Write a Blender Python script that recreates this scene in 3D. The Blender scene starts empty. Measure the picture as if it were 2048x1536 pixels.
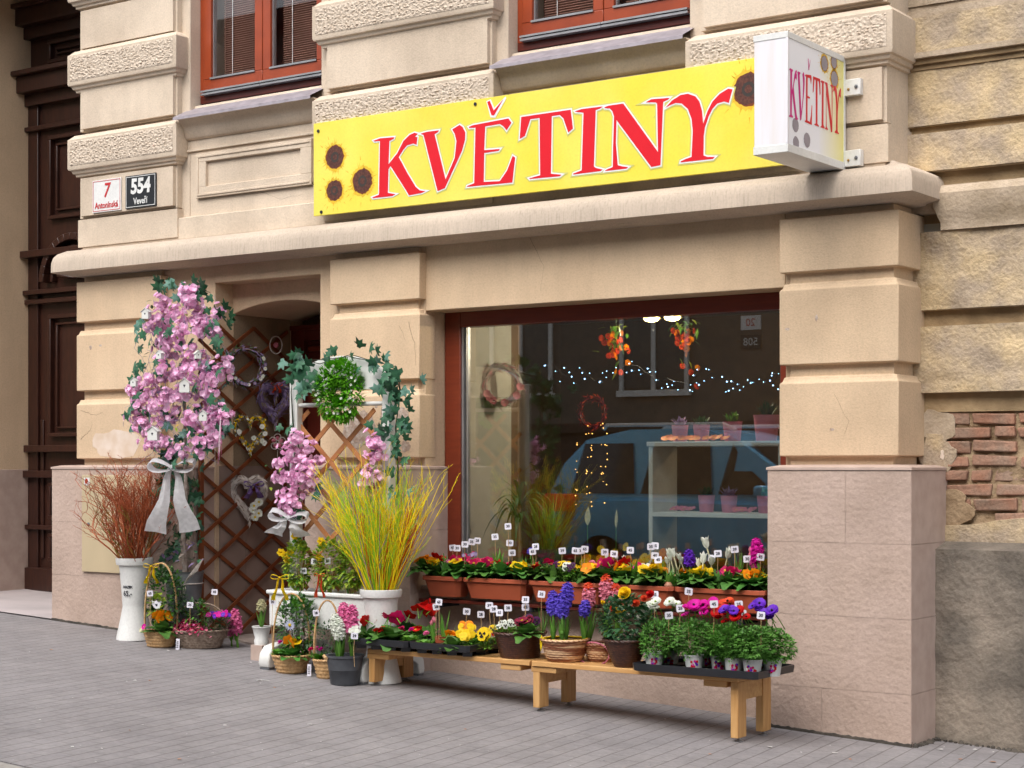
import bpy, math, random
from mathutils import Vector, Matrix, noise
R=random.Random(7)
S=bpy.context.scene
# ---------------- camera, world, sun, exposure ----------------
F_PX=3508.0; CXP=1024.0; HYP=932.0
RT=(.817,.577); FD=(-.577,.817); CAM=(3.65,-8.85,1.5)
cd=bpy.data.cameras.new('camera'); cam=bpy.data.objects.new('camera',cd); S.collection.objects.link(cam); S.camera=cam
cam.location=CAM; cam.rotation_euler=(math.pi/2,0,math.atan2(.577,.817))
cd.sensor_width=36; cd.lens=F_PX/2048*36; cd.shift_y=(932-768)/2048; cd.clip_end=500; cd.clip_start=.05
W=bpy.data.worlds.new('World'); S.world=W; W.use_nodes=True
SUN_EL=math.radians(52); SUN_AZ=math.radians(178)   # azimuth measured clockwise from +Y
nt=W.node_tree; nt.nodes.clear()
sky=nt.nodes.new('ShaderNodeTexSky'); sky.sky_type='NISHITA'; sky.sun_disc=False; sky.sun_elevation=SUN_EL; sky.sun_rotation=SUN_AZ
sky.dust_density=3; sky.air_density=1.2
hs=nt.nodes.new('ShaderNodeHueSaturation'); hs.inputs['Saturation'].default_value=.3
bg=nt.nodes.new('ShaderNodeBackground'); bg.inputs['Strength'].default_value=.15
wo=nt.nodes.new('ShaderNodeOutputWorld')
nt.links.new(sky.outputs[0],hs.inputs['Color']); nt.links.new(hs.outputs[0],bg.inputs[0]); nt.links.new(bg.outputs[0],wo.inputs[0])
sl=bpy.data.lights.new('sun','SUN'); sl.energy=.85; sl.angle=math.radians(50); sl.color=(1,.95,.88)
so=bpy.data.objects.new('sun',sl); S.collection.objects.link(so)
sd=Vector((math.sin(SUN_AZ)*math.cos(SUN_EL),math.cos(SUN_AZ)*math.cos(SUN_EL),math.sin(SUN_EL)))
so.rotation_euler=sd.to_track_quat('Z','Y').to_euler(); so.location=sd*50
S.view_settings.view_transform='Standard'; S.view_settings.look='None'; S.view_settings.exposure=1.1; S.view_settings.gamma=1
S.render.engine='CYCLES'; S.cycles.use_denoising=True; S.cycles.max_bounces=6; S.cycles.transparent_max_bounces=12
S.cycles.sample_clamp_indirect=6; S.cycles.caustics_reflective=False; S.cycles.caustics_refractive=False
# ---------------- helpers ----------------
def at(x,y,Y):
    u=(x-CXP)/F_PX; dx=FD[0]+u*RT[0]; dy=FD[1]+u*RT[1]; t=(Y-CAM[1])/dy
    return Vector((CAM[0]+t*dx,Y,CAM[2]+t*(HYP-y)/F_PX))
def atx(x,y,X):
    u=(x-CXP)/F_PX; dx=FD[0]+u*RT[0]; dy=FD[1]+u*RT[1]; t=(X-CAM[0])/dx
    return Vector((X,CAM[1]+t*dy,CAM[2]+t*(HYP-y)/F_PX))
def gz(X): return -.048*X
def gr(x,y):
    u=(x-CXP)/F_PX; dx=FD[0]+u*RT[0]; dy=FD[1]+u*RT[1]; dz=(HYP-y)/F_PX
    t=(gz(CAM[0])-CAM[2])/(dz+.048*dx)
    return Vector((CAM[0]+t*dx,CAM[1]+t*dy,CAM[2]+t*dz))
def V(*a): return Vector(a)
class MB:
    def __init__(s): s.v=[];s.f=[];s.mi=[];s.ms=[]
    def m(s,mat):
        if mat not in s.ms: s.ms.append(mat)
        return s.ms.index(mat)
    def add(s,vs,fs,mat):
        o=len(s.v); s.v.extend([tuple(p) for p in vs]); k=s.m(mat)
        for f in fs: s.f.append(tuple(i+o for i in f)); s.mi.append(k)
    def poly(s,pts,mat): s.add(pts,[range(len(pts))],mat)
    def box(s,x0,y0,z0,x1,y1,z1,mat):
        s.add([(x0,y0,z0),(x1,y0,z0),(x1,y1,z0),(x0,y1,z0),(x0,y0,z1),(x1,y0,z1),(x1,y1,z1),(x0,y1,z1)],
          [(3,2,1,0),(4,5,6,7),(0,1,5,4),(1,2,6,5),(2,3,7,6),(3,0,4,7)],mat)
    def obox(s,c,ax,ay,az,mat):
        c=Vector(c); vs=[c+ax*i+ay*j+az*k for k in(-.5,.5) for j in(-.5,.5) for i in(-.5,.5)]
        s.add(vs,[(0,2,3,1),(4,5,7,6),(0,1,5,4),(1,3,7,5),(3,2,6,7),(2,0,4,6)],mat)
    def bar(s,p,q,w,t,mat,n=(0,-1,0)):
        p=Vector(p);q=Vector(q);d=q-p;n=Vector(n).normalized();u=d.cross(n).normalized()
        s.obox((p+q)/2,d,u*w,n*t,mat)
    def rings(s,rs,mat,cap=True,close=True):
        n=len(rs[0]); vs=[p for r in rs for p in r]; fs=[]
        for a in range(len(rs)-1):
            for i in range(n if close else n-1):
                j=(i+1)%n; fs.append((a*n+i,a*n+j,(a+1)*n+j,(a+1)*n+i))
        if cap: fs.append(tuple(range(n))[::-1]); fs.append(tuple((len(rs)-1)*n+i for i in range(n)))
        s.add(vs,fs,mat)
    def prof(s,x0,x1,y0,yb,pr,mat,cap=True):
        s.rings([[(x0-o,y0-o,z),(x1+o,y0-o,z),(x1+o,yb,z),(x0-o,yb,z)] for z,o in pr],mat,cap)
    def tube(s,pts,r0,r1,mat,n=5,cap=True):
        pts=[Vector(p) for p in pts]; rs=[]; L=len(pts); up=Vector((.3,.2,1))
        for i,p in enumerate(pts):
            d=(pts[min(i+1,L-1)]-pts[max(i-1,0)])
            if d.length<1e-9: d=Vector((0,0,1))
            d.normalize(); a=d.cross(up)
            if a.length<.05: a=d.cross(Vector((1,0,0)))
            a.normalize(); b=d.cross(a); r=r0+(r1-r0)*i/(L-1)
            rs.append([p+(a*math.cos(t)+b*math.sin(t))*r for t in [2*math.pi*k/n for k in range(n)]])
        s.rings(rs,mat,cap)
    def lathe(s,pr,mat,n=24,c=(0,0,0),sx=1,sy=1,cap=True):
        s.rings([[(c[0]+r*sx*math.cos(2*math.pi*k/n),c[1]+r*sy*math.sin(2*math.pi*k/n),c[2]+z) for k in range(n)] for r,z in pr],mat,cap)
    def leaf(s,p,d,L,w,mat,bend=.3,up=(0,0,1),pt=.55,fold=.15,n=3,tip=.06):
        p=Vector(p); d=Vector(d).normalized(); up=Vector(up); sd=d.cross(up)
        if sd.length<.05: sd=d.cross(Vector((1,.3,0)))
        sd.normalize(); nn=sd.cross(d).normalized(); vs=[];fs=[]
        for i in range(n+1):
            t=i/n; c=p+d*L*t*(1-.15*bend*t)-Vector((0,0,1))*bend*L*t*t
            ww=w*.5*(math.sin(math.pi*min(1,max(.03,t**pt)))+.03) if i<n else w*.5*tip
            vs+=[c-sd*ww+nn*fold*ww,c,c+sd*ww+nn*fold*ww]
        for i in range(n):
            a=i*3; fs+=[(a,a+1,a+4,a+3),(a+1,a+2,a+5,a+4)]
        s.add(vs,fs,mat)
    def flower(s,c,ax,r,k,mat,tilt=.3,mc=None,cr=.2,wd=1.,notch=.12,rnd=R,base=.08,j=.1):
        c=Vector(c);ax=Vector(ax).normalized();a=ax.cross(Vector((.1,.2,1)))
        if a.length<.05:a=ax.cross(Vector((1,0,0)))
        a.normalize();b=ax.cross(a);t0=rnd.random()*6
        for i in range(k):
            t=t0+2*math.pi*i/k+rnd.uniform(-j,j); o=a*math.cos(t)+b*math.sin(t); sd=ax.cross(o); rr=r*rnd.uniform(1-j,1+j)
            w=rr*math.tan(math.pi/k)*.95*wd if k>3 else rr*.6; tl=tilt+rnd.uniform(-j,j)
            def P(u,v,x=0): return c+o*rr*u+sd*w*v+ax*rr*(tl*u*u+x)
            s.add([P(base,0),P(.55,-.85,.06),P(.93,-.6,.04),P(1-notch,0,-.03),P(.93,.6,.04),P(.55,.85,.06),P(.55,0,-.02)],
              [(0,1,6),(1,2,3,6),(6,3,4,5),(0,6,5)],mat)
        if mc: 
            n=6; s.add([c+ax*r*.14]+[c+ax*r*.05+(a*math.cos(q)+b*math.sin(q))*r*cr for q in [2*math.pi*i/n for i in range(n)]],
              [(0,i+1,(i+1)%n+1) for i in range(n)],mc)
    def blob(s,c,r,mat,n=6,sz=1.,jit=0,rnd=R):
        rs=[]
        for i in range(5):
            ph=math.pi*(i+.05)/(4.1); rr=r*math.sin(ph)*(1+rnd.uniform(-jit,jit)); z=-r*math.cos(ph)*sz
            rs.append([(c[0]+rr*math.cos(2*math.pi*k/n+i*.4),c[1]+rr*math.sin(2*math.pi*k/n+i*.4),c[2]+z) for k in range(n)])
        s.rings(rs,mat)
    def mesh(s,name,smooth=True,ang=40):
        me=bpy.data.meshes.new(name); me.from_pydata(s.v,[],s.f)
        for m in s.ms: me.materials.append(m)
        me.polygons.foreach_set('material_index',s.mi)
        if smooth:
            me.polygons.foreach_set('use_smooth',[True]*len(s.f)); me.update(); me.set_sharp_from_angle(angle=math.radians(ang))
        me.update(); return me
    def build(s,name,parent=None,smooth=True,bevel=0,ang=40,**k):
        o=bpy.data.objects.new(name,s.mesh(name,smooth,ang)); S.collection.objects.link(o)
        if parent: o.parent=parent
        if bevel:
            b=o.modifiers.new('b','BEVEL'); b.width=bevel; b.segments=2; b.limit_method='ANGLE'; b.angle_limit=.7
        tag(o,**k); return o
def tag(o,label=None,cat=None,group=None,kind=None):
    if label: o['label']=label
    if cat: o['category']=cat
    if group: o['group']=group
    if kind: o['kind']=kind
    return o
def empty(name,loc,label,cat,group=None,rz=0):
    o=bpy.data.objects.new(name,None); S.collection.objects.link(o); o.location=loc; o.rotation_euler=(0,0,rz); o.empty_display_size=.05
    return tag(o,label,cat,group)
def inst(name,me,parent,loc=(0,0,0),rot=(0,0,0),sc=1,**k):
    o=bpy.data.objects.new(name,me); S.collection.objects.link(o); o.parent=parent; o.location=loc; o.rotation_euler=rot
    o.scale=(sc,sc,sc) if not hasattr(sc,'__len__') else sc
    return tag(o,**k)
KIT={}
def kit(key,fn):
    if key not in KIT: KIT[key]=fn()
    return KIT[key]
# ---------------- materials ----------------
def srgb(r,g,b):
    f=lambda c:(c/255/12.92) if c<=10.3 else ((c/255+.055)/1.055)**2.4
    return (f(r),f(g),f(b),1)
MATS={}
def mat(name,col,rough=.6,var=.12,vs=9,col2=None,bump=0,bs=60,tr=0,rand=0,spec=.3,emit=0,metal=0,hue=0,stretch=None,thr=None,detail=4,dirt=0):
    if name in MATS: return MATS[name]
    m=bpy.data.materials.new(name); m.use_nodes=True; t=m.node_tree; N=t.nodes; Lk=t.links.new
    p=N['Principled BSDF']; out=N['Material Output']
    c=tuple(col)+((1,) if len(col)==3 else ()); 
    c2=(tuple(col2)+((1,) if len(col2)==3 else ())) if col2 else tuple(x*(1-var*1.6) for x in c[:3])+(1,)
    tc=N.new('ShaderNodeTexCoord'); mp=N.new('ShaderNodeMapping'); Lk(tc.outputs['Object'],mp.inputs[0])
    if stretch: mp.inputs['Scale'].default_value=stretch
    no=N.new('ShaderNodeTexNoise'); no.inputs['Scale'].default_value=vs; no.inputs['Detail'].default_value=detail; Lk(mp.outputs[0],no.inputs[0])
    cr=N.new('ShaderNodeValToRGB'); a,b=thr or (.35,.65); cr.color_ramp.elements[0].position=a; cr.color_ramp.elements[1].position=b
    cr.color_ramp.elements[0].color=c2; cr.color_ramp.elements[1].color=c; Lk(no.outputs[0],cr.inputs[0]); oc=cr.outputs[0]
    if dirt:
        def mulnoise(oc,sc,st,lo,hi,a,b_):
            mq=N.new('ShaderNodeMapping');Lk(tc.outputs['Object'],mq.inputs[0]);mq.inputs['Scale'].default_value=st
            n2=N.new('ShaderNodeTexNoise');n2.inputs['Scale'].default_value=sc;n2.inputs['Detail'].default_value=6;n2.inputs['Roughness'].default_value=.65;Lk(mq.outputs[0],n2.inputs[0])
            mr=N.new('ShaderNodeMapRange');mr.inputs['From Min'].default_value=a;mr.inputs['From Max'].default_value=b_;mr.inputs['To Min'].default_value=lo;mr.inputs['To Max'].default_value=hi;Lk(n2.outputs[0],mr.inputs[0])
            mx=N.new('ShaderNodeVectorMath');mx.operation='MULTIPLY';Lk(oc,mx.inputs[0]);Lk(mr.outputs[0],mx.inputs[1]);return mx.outputs[0]
        oc=mulnoise(oc,2.4,(2,2,.35),1-dirt*.45,1.015,.38,.6); oc=mulnoise(oc,70,(1,1,1),1-dirt*.7,1.03,.34,.55); oc=mulnoise(oc,1.1,(1,1,1),1-dirt*.8,1.03,.38,.6)
    if rand or hue:
        oi=N.new('ShaderNodeObjectInfo'); h=N.new('ShaderNodeHueSaturation')
        if rand:
            mr=N.new('ShaderNodeMapRange'); mr.inputs['To Min'].default_value=1-rand; mr.inputs['To Max'].default_value=1+rand; Lk(oi.outputs['Random'],mr.inputs[0]); Lk(mr.outputs[0],h.inputs['Value'])
        if hue:
            mr=N.new('ShaderNodeMapRange'); mr.inputs['To Min'].default_value=.5-hue; mr.inputs['To Max'].default_value=.5+hue; Lk(oi.outputs['Random'],mr.inputs[0]); Lk(mr.outputs[0],h.inputs['Hue'])
        Lk(oc,h.inputs['Color']); oc=h.outputs[0]
    Lk(oc,p.inputs['Base Color']); p.inputs['Roughness'].default_value=rough; p.inputs['Specular IOR Level'].default_value=spec; p.inputs['Metallic'].default_value=metal
    if emit: Lk(oc,p.inputs['Emission Color']); p.inputs['Emission Strength'].default_value=emit
    if bump:
        nb=N.new('ShaderNodeTexNoise'); nb.inputs['Scale'].default_value=bs; nb.inputs['Detail'].default_value=5; Lk(mp.outputs[0],nb.inputs[0])
        bu=N.new('ShaderNodeBump'); bu.inputs['Distance'].default_value=bump; bu.inputs['Strength'].default_value=1; Lk(nb.outputs[0],bu.inputs['Height']); Lk(bu.outputs[0],p.inputs['Normal'])
    if tr:
        ts=N.new('ShaderNodeBsdfTranslucent'); Lk(oc,ts.inputs[0]); mx=N.new('ShaderNodeMixShader'); mx.inputs[0].default_value=tr
        Lk(p.outputs[0],mx.inputs[1]); Lk(ts.outputs[0],mx.inputs[2]); Lk(mx.outputs[0],out.inputs[0])
    MATS[name]=m; return m
plaster_up=mat('cream plaster',(.64,.53,.415),.85,col2=(.59,.48,.37),vs=2.2,bump=.002,bs=90,dirt=.14)
plaster_lo=mat('tan plaster',(.65,.485,.325),.85,col2=(.60,.44,.29),vs=1.6,bump=.002,bs=100,dirt=.13)
plaster_rough=mat('rough cast plaster',(.62,.52,.42),.95,col2=(.42,.33,.25),vs=55,bump=.006,bs=85,thr=(.3,.55))
ledge_m=mat('streaked ledge render',(.54,.445,.355),.85,col2=(.43,.35,.275),vs=3,bump=.0008,bs=20,stretch=(38,38,1.0),thr=(.25,.5),dirt=.12)
tile_m=mat('split face pink stone tile',(.485,.365,.305),.75,col2=(.43,.32,.26),vs=3,bump=.007,bs=30,spec=.4,dirt=.12)
tile_s=mat('smooth pink stone trim',(.50,.385,.33),.5,col2=(.43,.32,.27),vs=10,bump=.0008,bs=120)
grime=mat('grimy base render',(.10,.085,.07),.9,col2=(.045,.04,.035),vs=7,bump=.008,bs=40)
old_plaster=mat('weathered ochre plaster',(.62,.47,.28),.95,col2=(.43,.34,.25),vs=5,bump=.011,bs=45,dirt=.2,thr=(.38,.64),detail=8)
old_pale=mat('weathered pale plaster',(.56,.45,.34),.95,col2=(.40,.31,.21),dirt=.2,vs=5,bump=.006,bs=45,detail=8)
old_brown=mat('brown groove and moulding plaster',(.38,.27,.15),.95,col2=(.26,.18,.10),vs=8,bump=.006,bs=45)  # darker brown for the grooves and some moulding steps
stucco=mat('dirty grey stucco',(.30,.25,.20),.9,dirt=.2,col2=(.14,.12,.10),vs=2.6,bump=.011,bs=32,thr=(.36,.62),detail=9)
brick_m=mat('worn red brick',(.42,.215,.14),.9,dirt=.3,col2=(.38,.26,.19),vs=7,bump=.006,bs=50,detail=6)
mortar_m=mat('crumbling mortar',(.40,.29,.18),.95,col2=(.25,.17,.10),vs=9,bump=.012,bs=40,detail=8)
white_stain=mat('white filler patch',(.68,.58,.50),.9,col2=(.60,.47,.36),vs=9)
rust_red=mat('varnished red window wood',(.155,.024,.010),.32,col2=(.19,.032,.012),vs=5,spec=.5,stretch=(1,1,8))
dark_red=mat('dark red wood',(.085,.012,.006),.4,col2=(.12,.018,.01),vs=5,spec=.45)
orange_wood=mat('orange red window wood',(.33,.052,.012),.35,col2=(.26,.04,.010),vs=6,spec=.5)
brown_door=mat('dark brown carved wood',(.045,.015,.009),.35,col2=(.028,.010,.007),vs=8,spec=.5,stretch=(6,6,1))
metal_grey=mat('grey sill metal',(.34,.30,.33),.45,col2=(.24,.21,.23),vs=12,spec=.5)
alu=mat('grey aluminium',(.40,.40,.41),.35,metal=.6)
stone_floor=mat('pale stone threshold',(.52,.46,.46),.5,col2=(.40,.36,.36),vs=2)
pine=mat('pine wood',(.60,.35,.14),.45,col2=(.50,.26,.09),vs=3,bump=.001,bs=30,stretch=(1.2,14,14),spec=.4,rand=.08)
pine_v=mat('pine wood upright',(.60,.35,.14),.45,col2=(.49,.25,.085),vs=3,bump=.001,bs=30,stretch=(14,14,1.2),spec=.4)
latt=mat('brown lattice wood',(.22,.065,.022),.5,col2=(.15,.04,.015),vs=9)
latt2=mat('light brown lattice wood',(.50,.22,.09),.55,col2=(.40,.16,.06),vs=9)
white_p=mat('white plastic',(.74,.74,.72),.35,var=.05,vs=6,spec=.45,dirt=.09)
white_w=mat('white painted wood',(.70,.70,.67),.45,var=.08,vs=8)
black_p=mat('black plastic tray',(.018,.019,.024),.35,var=.2,spec=.5)
terra=mat('terracotta plastic',(.42,.095,.045),.45,var=.08,vs=4,spec=.45)
zinc=mat('grey zinc',(.22,.23,.25),.45,col2=(.14,.15,.16),vs=8,metal=.4)
tubm=mat('dark grey tub',(.075,.08,.09),.5,col2=(.05,.052,.06),vs=10,bump=.001,bs=60)
soil=mat('potting soil',(.035,.02,.012),.95,bump=.006,bs=90)
card_w=mat('white card',(.72,.70,.78),.6,var=.04)
ink=mat('black ink',(.02,.02,.03),.6,var=0)
stick_m=mat('wooden stick',(.52,.33,.16),.7)
wick_l=mat('pale wicker',(.62,.40,.20),.6,col2=(.46,.26,.11),vs=60,spec=.35)
wick_g=mat('grey wicker',(.30,.23,.18),.7,col2=(.17,.12,.09),vs=50)
wick_d=mat('dark brown wicker',(.085,.028,.014),.45,col2=(.045,.015,.01),vs=60,spec=.5)
wick_n=mat('peeled natural wicker',(.66,.42,.24),.5,col2=(.22,.075,.035),vs=1.6,spec=.4,thr=(.46,.54),stretch=(2.5,2.5,60),detail=1)
wick_w=mat('white wicker',(.62,.55,.50),.6,var=.2,vs=40)
cloth_w=mat('white gauze ribbon',(.80,.80,.82),.9,var=.12,vs=30,tr=.5,bump=.004,bs=25)
G=dict(
 prim=mat('primula leaf green',(.10,.26,.04),.5,col2=(.055,.15,.03),vs=28,bump=.004,bs=70,tr=.18,rand=.2,hue=.015,spec=.4),
 fresh=mat('fresh leaf green',(.17,.40,.045),.45,col2=(.10,.26,.03),vs=20,tr=.25,rand=.2,hue=.015,spec=.4),
 bulb=mat('bulb leaf green',(.16,.36,.05),.4,col2=(.08,.21,.03),vs=14,tr=.25,rand=.2,spec=.45),
 dark=mat('dark leaf green',(.055,.14,.04),.45,col2=(.03,.08,.025),vs=18,tr=.15,rand=.2,spec=.4),
 ane=mat('anemone leaf green',(.15,.36,.06),.5,col2=(.075,.21,.035),vs=16,tr=.25,rand=.15,spec=.35),
 ivy=mat('silk ivy green',(.05,.17,.085),.5,col2=(.02,.07,.04),vs=24,tr=.12,rand=.3,hue=.02),
 ivyl=mat('pale silk ivy',(.16,.30,.24),.5,col2=(.05,.14,.10),vs=22,tr=.12),
 box=mat('boxwood green',(.13,.34,.035),.45,col2=(.06,.18,.02),vs=30,tr=.2,spec=.45),
 boxb=mat('bright artificial green',(.17,.50,.02),.45,col2=(.07,.28,.01),vs=40,tr=.2),
 vari=mat('yellow green variegated leaf',(.42,.50,.05),.45,col2=(.16,.30,.03),vs=60,tr=.25),
 rose=mat('rose leaf green',(.05,.14,.055),.4,col2=(.03,.09,.035),vs=20,tr=.12,spec=.45))
def pm(name,c,c2=None,**k): return mat(name,c,.55,var=.25,vs=45,col2=c2,tr=.25,spec=.25,**k)
P=dict(
 yellow=pm('yellow petal',(.85,.62,.01),(.72,.45,.005)), orange=pm('orange petal',(.88,.32,.005),(.75,.20,.004)), red=pm('red petal',(.62,.008,.006),(.42,.004,.006)),
 magenta=pm('magenta petal',(.62,.006,.11),(.42,.004,.08)), pink=pm('pink petal',(.78,.22,.42),(.62,.10,.28)), blossom=mat('pink silk blossom',(.96,.72,.88),.6,col2=(.92,.52,.76),vs=45,tr=.35,spec=.2,rand=.11),
 purple=pm('deep purple petal',(.10,.012,.10),(.05,.006,.05)), violet=pm('violet petal',(.17,.03,.55),(.09,.015,.36)), blue=pm('hyacinth blue petal',(.15,.09,.62),(.08,.05,.42)),
 white=pm('white petal',(.80,.80,.74),(.62,.66,.56)), hot=pm('hot pink petal',(.72,.01,.38),(.52,.006,.25)), rosep=pm('salmon pink petal',(.78,.28,.36),(.60,.16,.22)),
 cream=pm('cream petal',(.72,.68,.42)), maroon=pm('maroon petal',(.30,.02,.06),(.16,.01,.03)), coral=pm('coral petal',(.75,.10,.03),(.6,.05,.02)), black=pm('black petal blotch',(.012,.006,.01)),
 eye=pm('yellow eye',(.85,.6,.02)), green=pm('green eye',(.25,.4,.05)), lilac=pm('lilac petal',(.36,.28,.48),(.25,.18,.36)))
# ---------------- ground ----------------
def pave_mat():
    m=mat('grey concrete pavers',(.25,.236,.238),.75,col2=(.222,.208,.21),vs=1.3,bump=0)
    t=m.node_tree;N=t.nodes;Lk=t.links.new;p=N['Principled BSDF']; ramp=[n for n in N if n.type=='VALTORGB'][0]
    tc=N.new('ShaderNodeTexCoord');mp=N.new('ShaderNodeMapping');mp.inputs['Rotation'].default_value=(0,0,math.radians(83+180));Lk(tc.outputs['Object'],mp.inputs[0])
    nw=N.new('ShaderNodeTexNoise');nw.inputs['Scale'].default_value=2.5;vm=N.new('ShaderNodeVectorMath');vm.operation='MULTIPLY_ADD';vm.inputs[1].default_value=(.02,.02,0)
    Lk(mp.outputs[0],nw.inputs[0]);Lk(nw.outputs['Color'],vm.inputs[0]);Lk(mp.outputs[0],vm.inputs[2])
    b=N.new('ShaderNodeTexBrick');Lk(vm.outputs[0],b.inputs[0]);b.inputs['Scale'].default_value=1;b.inputs['Brick Width'].default_value=.2;b.inputs['Row Height'].default_value=.1
    b.inputs['Mortar Size'].default_value=.0035;b.inputs['Mortar Smooth'].default_value=.3;b.inputs['Color1'].default_value=(1.03,1.03,1.03,1);b.inputs['Color2'].default_value=(.96,.96,.97,1);b.inputs['Mortar'].default_value=(.92,.91,.90,1)
    mx=N.new('ShaderNodeMix');mx.data_type='RGBA';mx.blend_type='MULTIPLY';mx.inputs[0].default_value=1
    Lk(ramp.outputs[0],mx.inputs[6]);Lk(b.outputs['Color'],mx.inputs[7])
    b2=N.new('ShaderNodeTexBrick');Lk(vm.outputs[0],b2.inputs[0]);b2.inputs['Scale'].default_value=1;b2.inputs['Brick Width'].default_value=90;b2.inputs['Row Height'].default_value=.1;b2.inputs['Mortar Size'].default_value=.004;b2.inputs['Mortar Smooth'].default_value=.3
    b2.inputs['Color1'].default_value=(1,1,1,1);b2.inputs['Color2'].default_value=(1,1,1,1);b2.inputs['Mortar'].default_value=(.72,.70,.68,1)
    mq=N.new('ShaderNodeMix');mq.data_type='RGBA';mq.blend_type='MULTIPLY';mq.inputs[0].default_value=1;Lk(mx.outputs[2],mq.inputs[6]);Lk(b2.outputs['Color'],mq.inputs[7])
    # pale worn patches and specks
    n2=N.new('ShaderNodeTexNoise');n2.inputs['Scale'].default_value=45;n2.inputs['Detail'].default_value=6;Lk(tc.outputs['Object'],n2.inputs[0])
    c2=N.new('ShaderNodeValToRGB');c2.color_ramp.elements[0].position=.3;c2.color_ramp.elements[1].position=.72;c2.color_ramp.elements[0].color=(.9,.9,.9,1);c2.color_ramp.elements[1].color=(1.12,1.1,1.1,1);Lk(n2.outputs[0],c2.inputs[0])
    m3=N.new('ShaderNodeMix');m3.data_type='RGBA';m3.blend_type='MULTIPLY';m3.inputs[0].default_value=1;Lk(mq.outputs[2],m3.inputs[6]);Lk(c2.outputs[0],m3.inputs[7])
    n4=N.new('ShaderNodeTexNoise');n4.inputs['Scale'].default_value=3.2;n4.inputs['Detail'].default_value=7;n4.inputs['Roughness'].default_value=.7;Lk(tc.outputs['Object'],n4.inputs[0])
    c4=N.new('ShaderNodeMapRange');c4.inputs['From Min'].default_value=.3;c4.inputs['From Max'].default_value=.62;c4.inputs['To Min'].default_value=.80;c4.inputs['To Max'].default_value=1.06;Lk(n4.outputs[0],c4.inputs[0])
    vo=N.new('ShaderNodeTexVoronoi');vo.inputs['Scale'].default_value=4.5;Lk(tc.outputs['Object'],vo.inputs[0]);c5=N.new('ShaderNodeMapRange');c5.inputs['From Min'].default_value=.05;c5.inputs['From Max'].default_value=.075;c5.inputs['To Min'].default_value=1.25;c5.inputs['To Max'].default_value=1;Lk(vo.outputs['Distance'],c5.inputs[0])
    v1_=N.new('ShaderNodeVectorMath');v1_.operation='MULTIPLY';Lk(m3.outputs[2],v1_.inputs[0]);Lk(c4.outputs[0],v1_.inputs[1]);v2_=N.new('ShaderNodeVectorMath');v2_.operation='MULTIPLY';Lk(v1_.outputs[0],v2_.inputs[0]);Lk(c5.outputs[0],v2_.inputs[1])
    Lk(v2_.outputs[0],p.inputs['Base Color'])
    inv=N.new('ShaderNodeMath');inv.operation='MULTIPLY_ADD';inv.inputs[1].default_value=-1;inv.inputs[2].default_value=1;Lk(b.outputs['Fac'],inv.inputs[0])
    ad=N.new('ShaderNodeMath');ad.operation='MULTIPLY_ADD';ad.inputs[1].default_value=.25;Lk(n2.outputs[0],ad.inputs[0]);Lk(inv.outputs[0],ad.inputs[2])
    bu=N.new('ShaderNodeBump');bu.inputs['Distance'].default_value=.004;Lk(ad.outputs[0],bu.inputs['Height']);Lk(bu.outputs[0],p.inputs['Normal'])
    return m
KY=gr(0,1521).y   # kerb line
def sheet(name,x0,x1,y0,y1,dz,m,kind='structure'):
    b=MB(); b.poly([(x0,y0,gz(x0)+dz),(x1,y0,gz(x1)+dz),(x1,y1,gz(x1)+dz),(x0,y1,gz(x0)+dz)],m); return b.build(name,kind=kind,smooth=False)
asph=mat('asphalt',(.05,.05,.052),.9,bump=.004,bs=120)
kerbm=mat('granite kerb',(.34,.32,.29),.8,col2=(.26,.24,.22),vs=30,bump=.002,bs=90)
sheet('ground',-90,90,-90,60,-.16,asph)
b=MB(); b.add([(-40,KY,gz(-40)),(40,KY,gz(40)),(40,.9,gz(40)),(-40,.9,gz(-40)),(-40,KY,gz(-40)-.3),(40,KY,gz(40)-.3),(40,.9,gz(40)-.3),(-40,.9,gz(-40)-.3)],[(0,1,2,3),(0,4,5,1)],pave_mat()); b.build('pavement',kind='structure',smooth=False)
b=MB(); b.add([(-40,KY-.2,gz(-40)-.006),(40,KY-.2,gz(40)-.006),(40,KY-.003,gz(40)-.006),(-40,KY-.003,gz(-40)-.006),(-40,KY-.2,gz(-40)-.3),(40,KY-.2,gz(40)-.3)],[(0,1,2,3),(0,4,5,1)],kerbm); b.build('kerb',kind='structure',smooth=False)
# far pavement
b=MB(); b.add([(-40,-14.6,gz(-40)),(40,-14.6,gz(40)),(40,-12.2,gz(40)),(-40,-12.2,gz(-40)),(-40,-12.2,gz(-40)-.3),(40,-12.2,gz(40)-.3)],[(0,1,2,3),(3,2,5,4)],kerbm); b.build('pavement',kind='structure',smooth=False)
# ---------------- shop building ----------------
B=empty('shop_building',(-3.4,.2,0),'cream plastered town house with flower shop, stone ledge and rusticated pilasters','building')
B.location=(0,0,0)
def part(b,name,**k): return b.build(name,B,**k)
ZT=7.5
# walls (plaster body)
b=MB()
b.box(-6.738,.2,-.4,-5.35,.949,2.95,plaster_lo)
b.box(-4.35,.2,-.4,-3.436,.949,2.95,plaster_lo)
b.box(-3.436,.2003,2.515,-.836,.6,2.949,plaster_lo)
b.box(-3.44,.215,-.4,-.83,.6,.70,tile_m)
b.box(-.836,.2,-.4,-.18,1.0,2.948,plaster_lo)
b.box(-5.36,.2004,2.813,-4.34,.38,2.947,plaster_lo)
b.box(-6.744,1.30,-.4,-5.35,1.5,2.95,plaster_lo)
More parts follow.
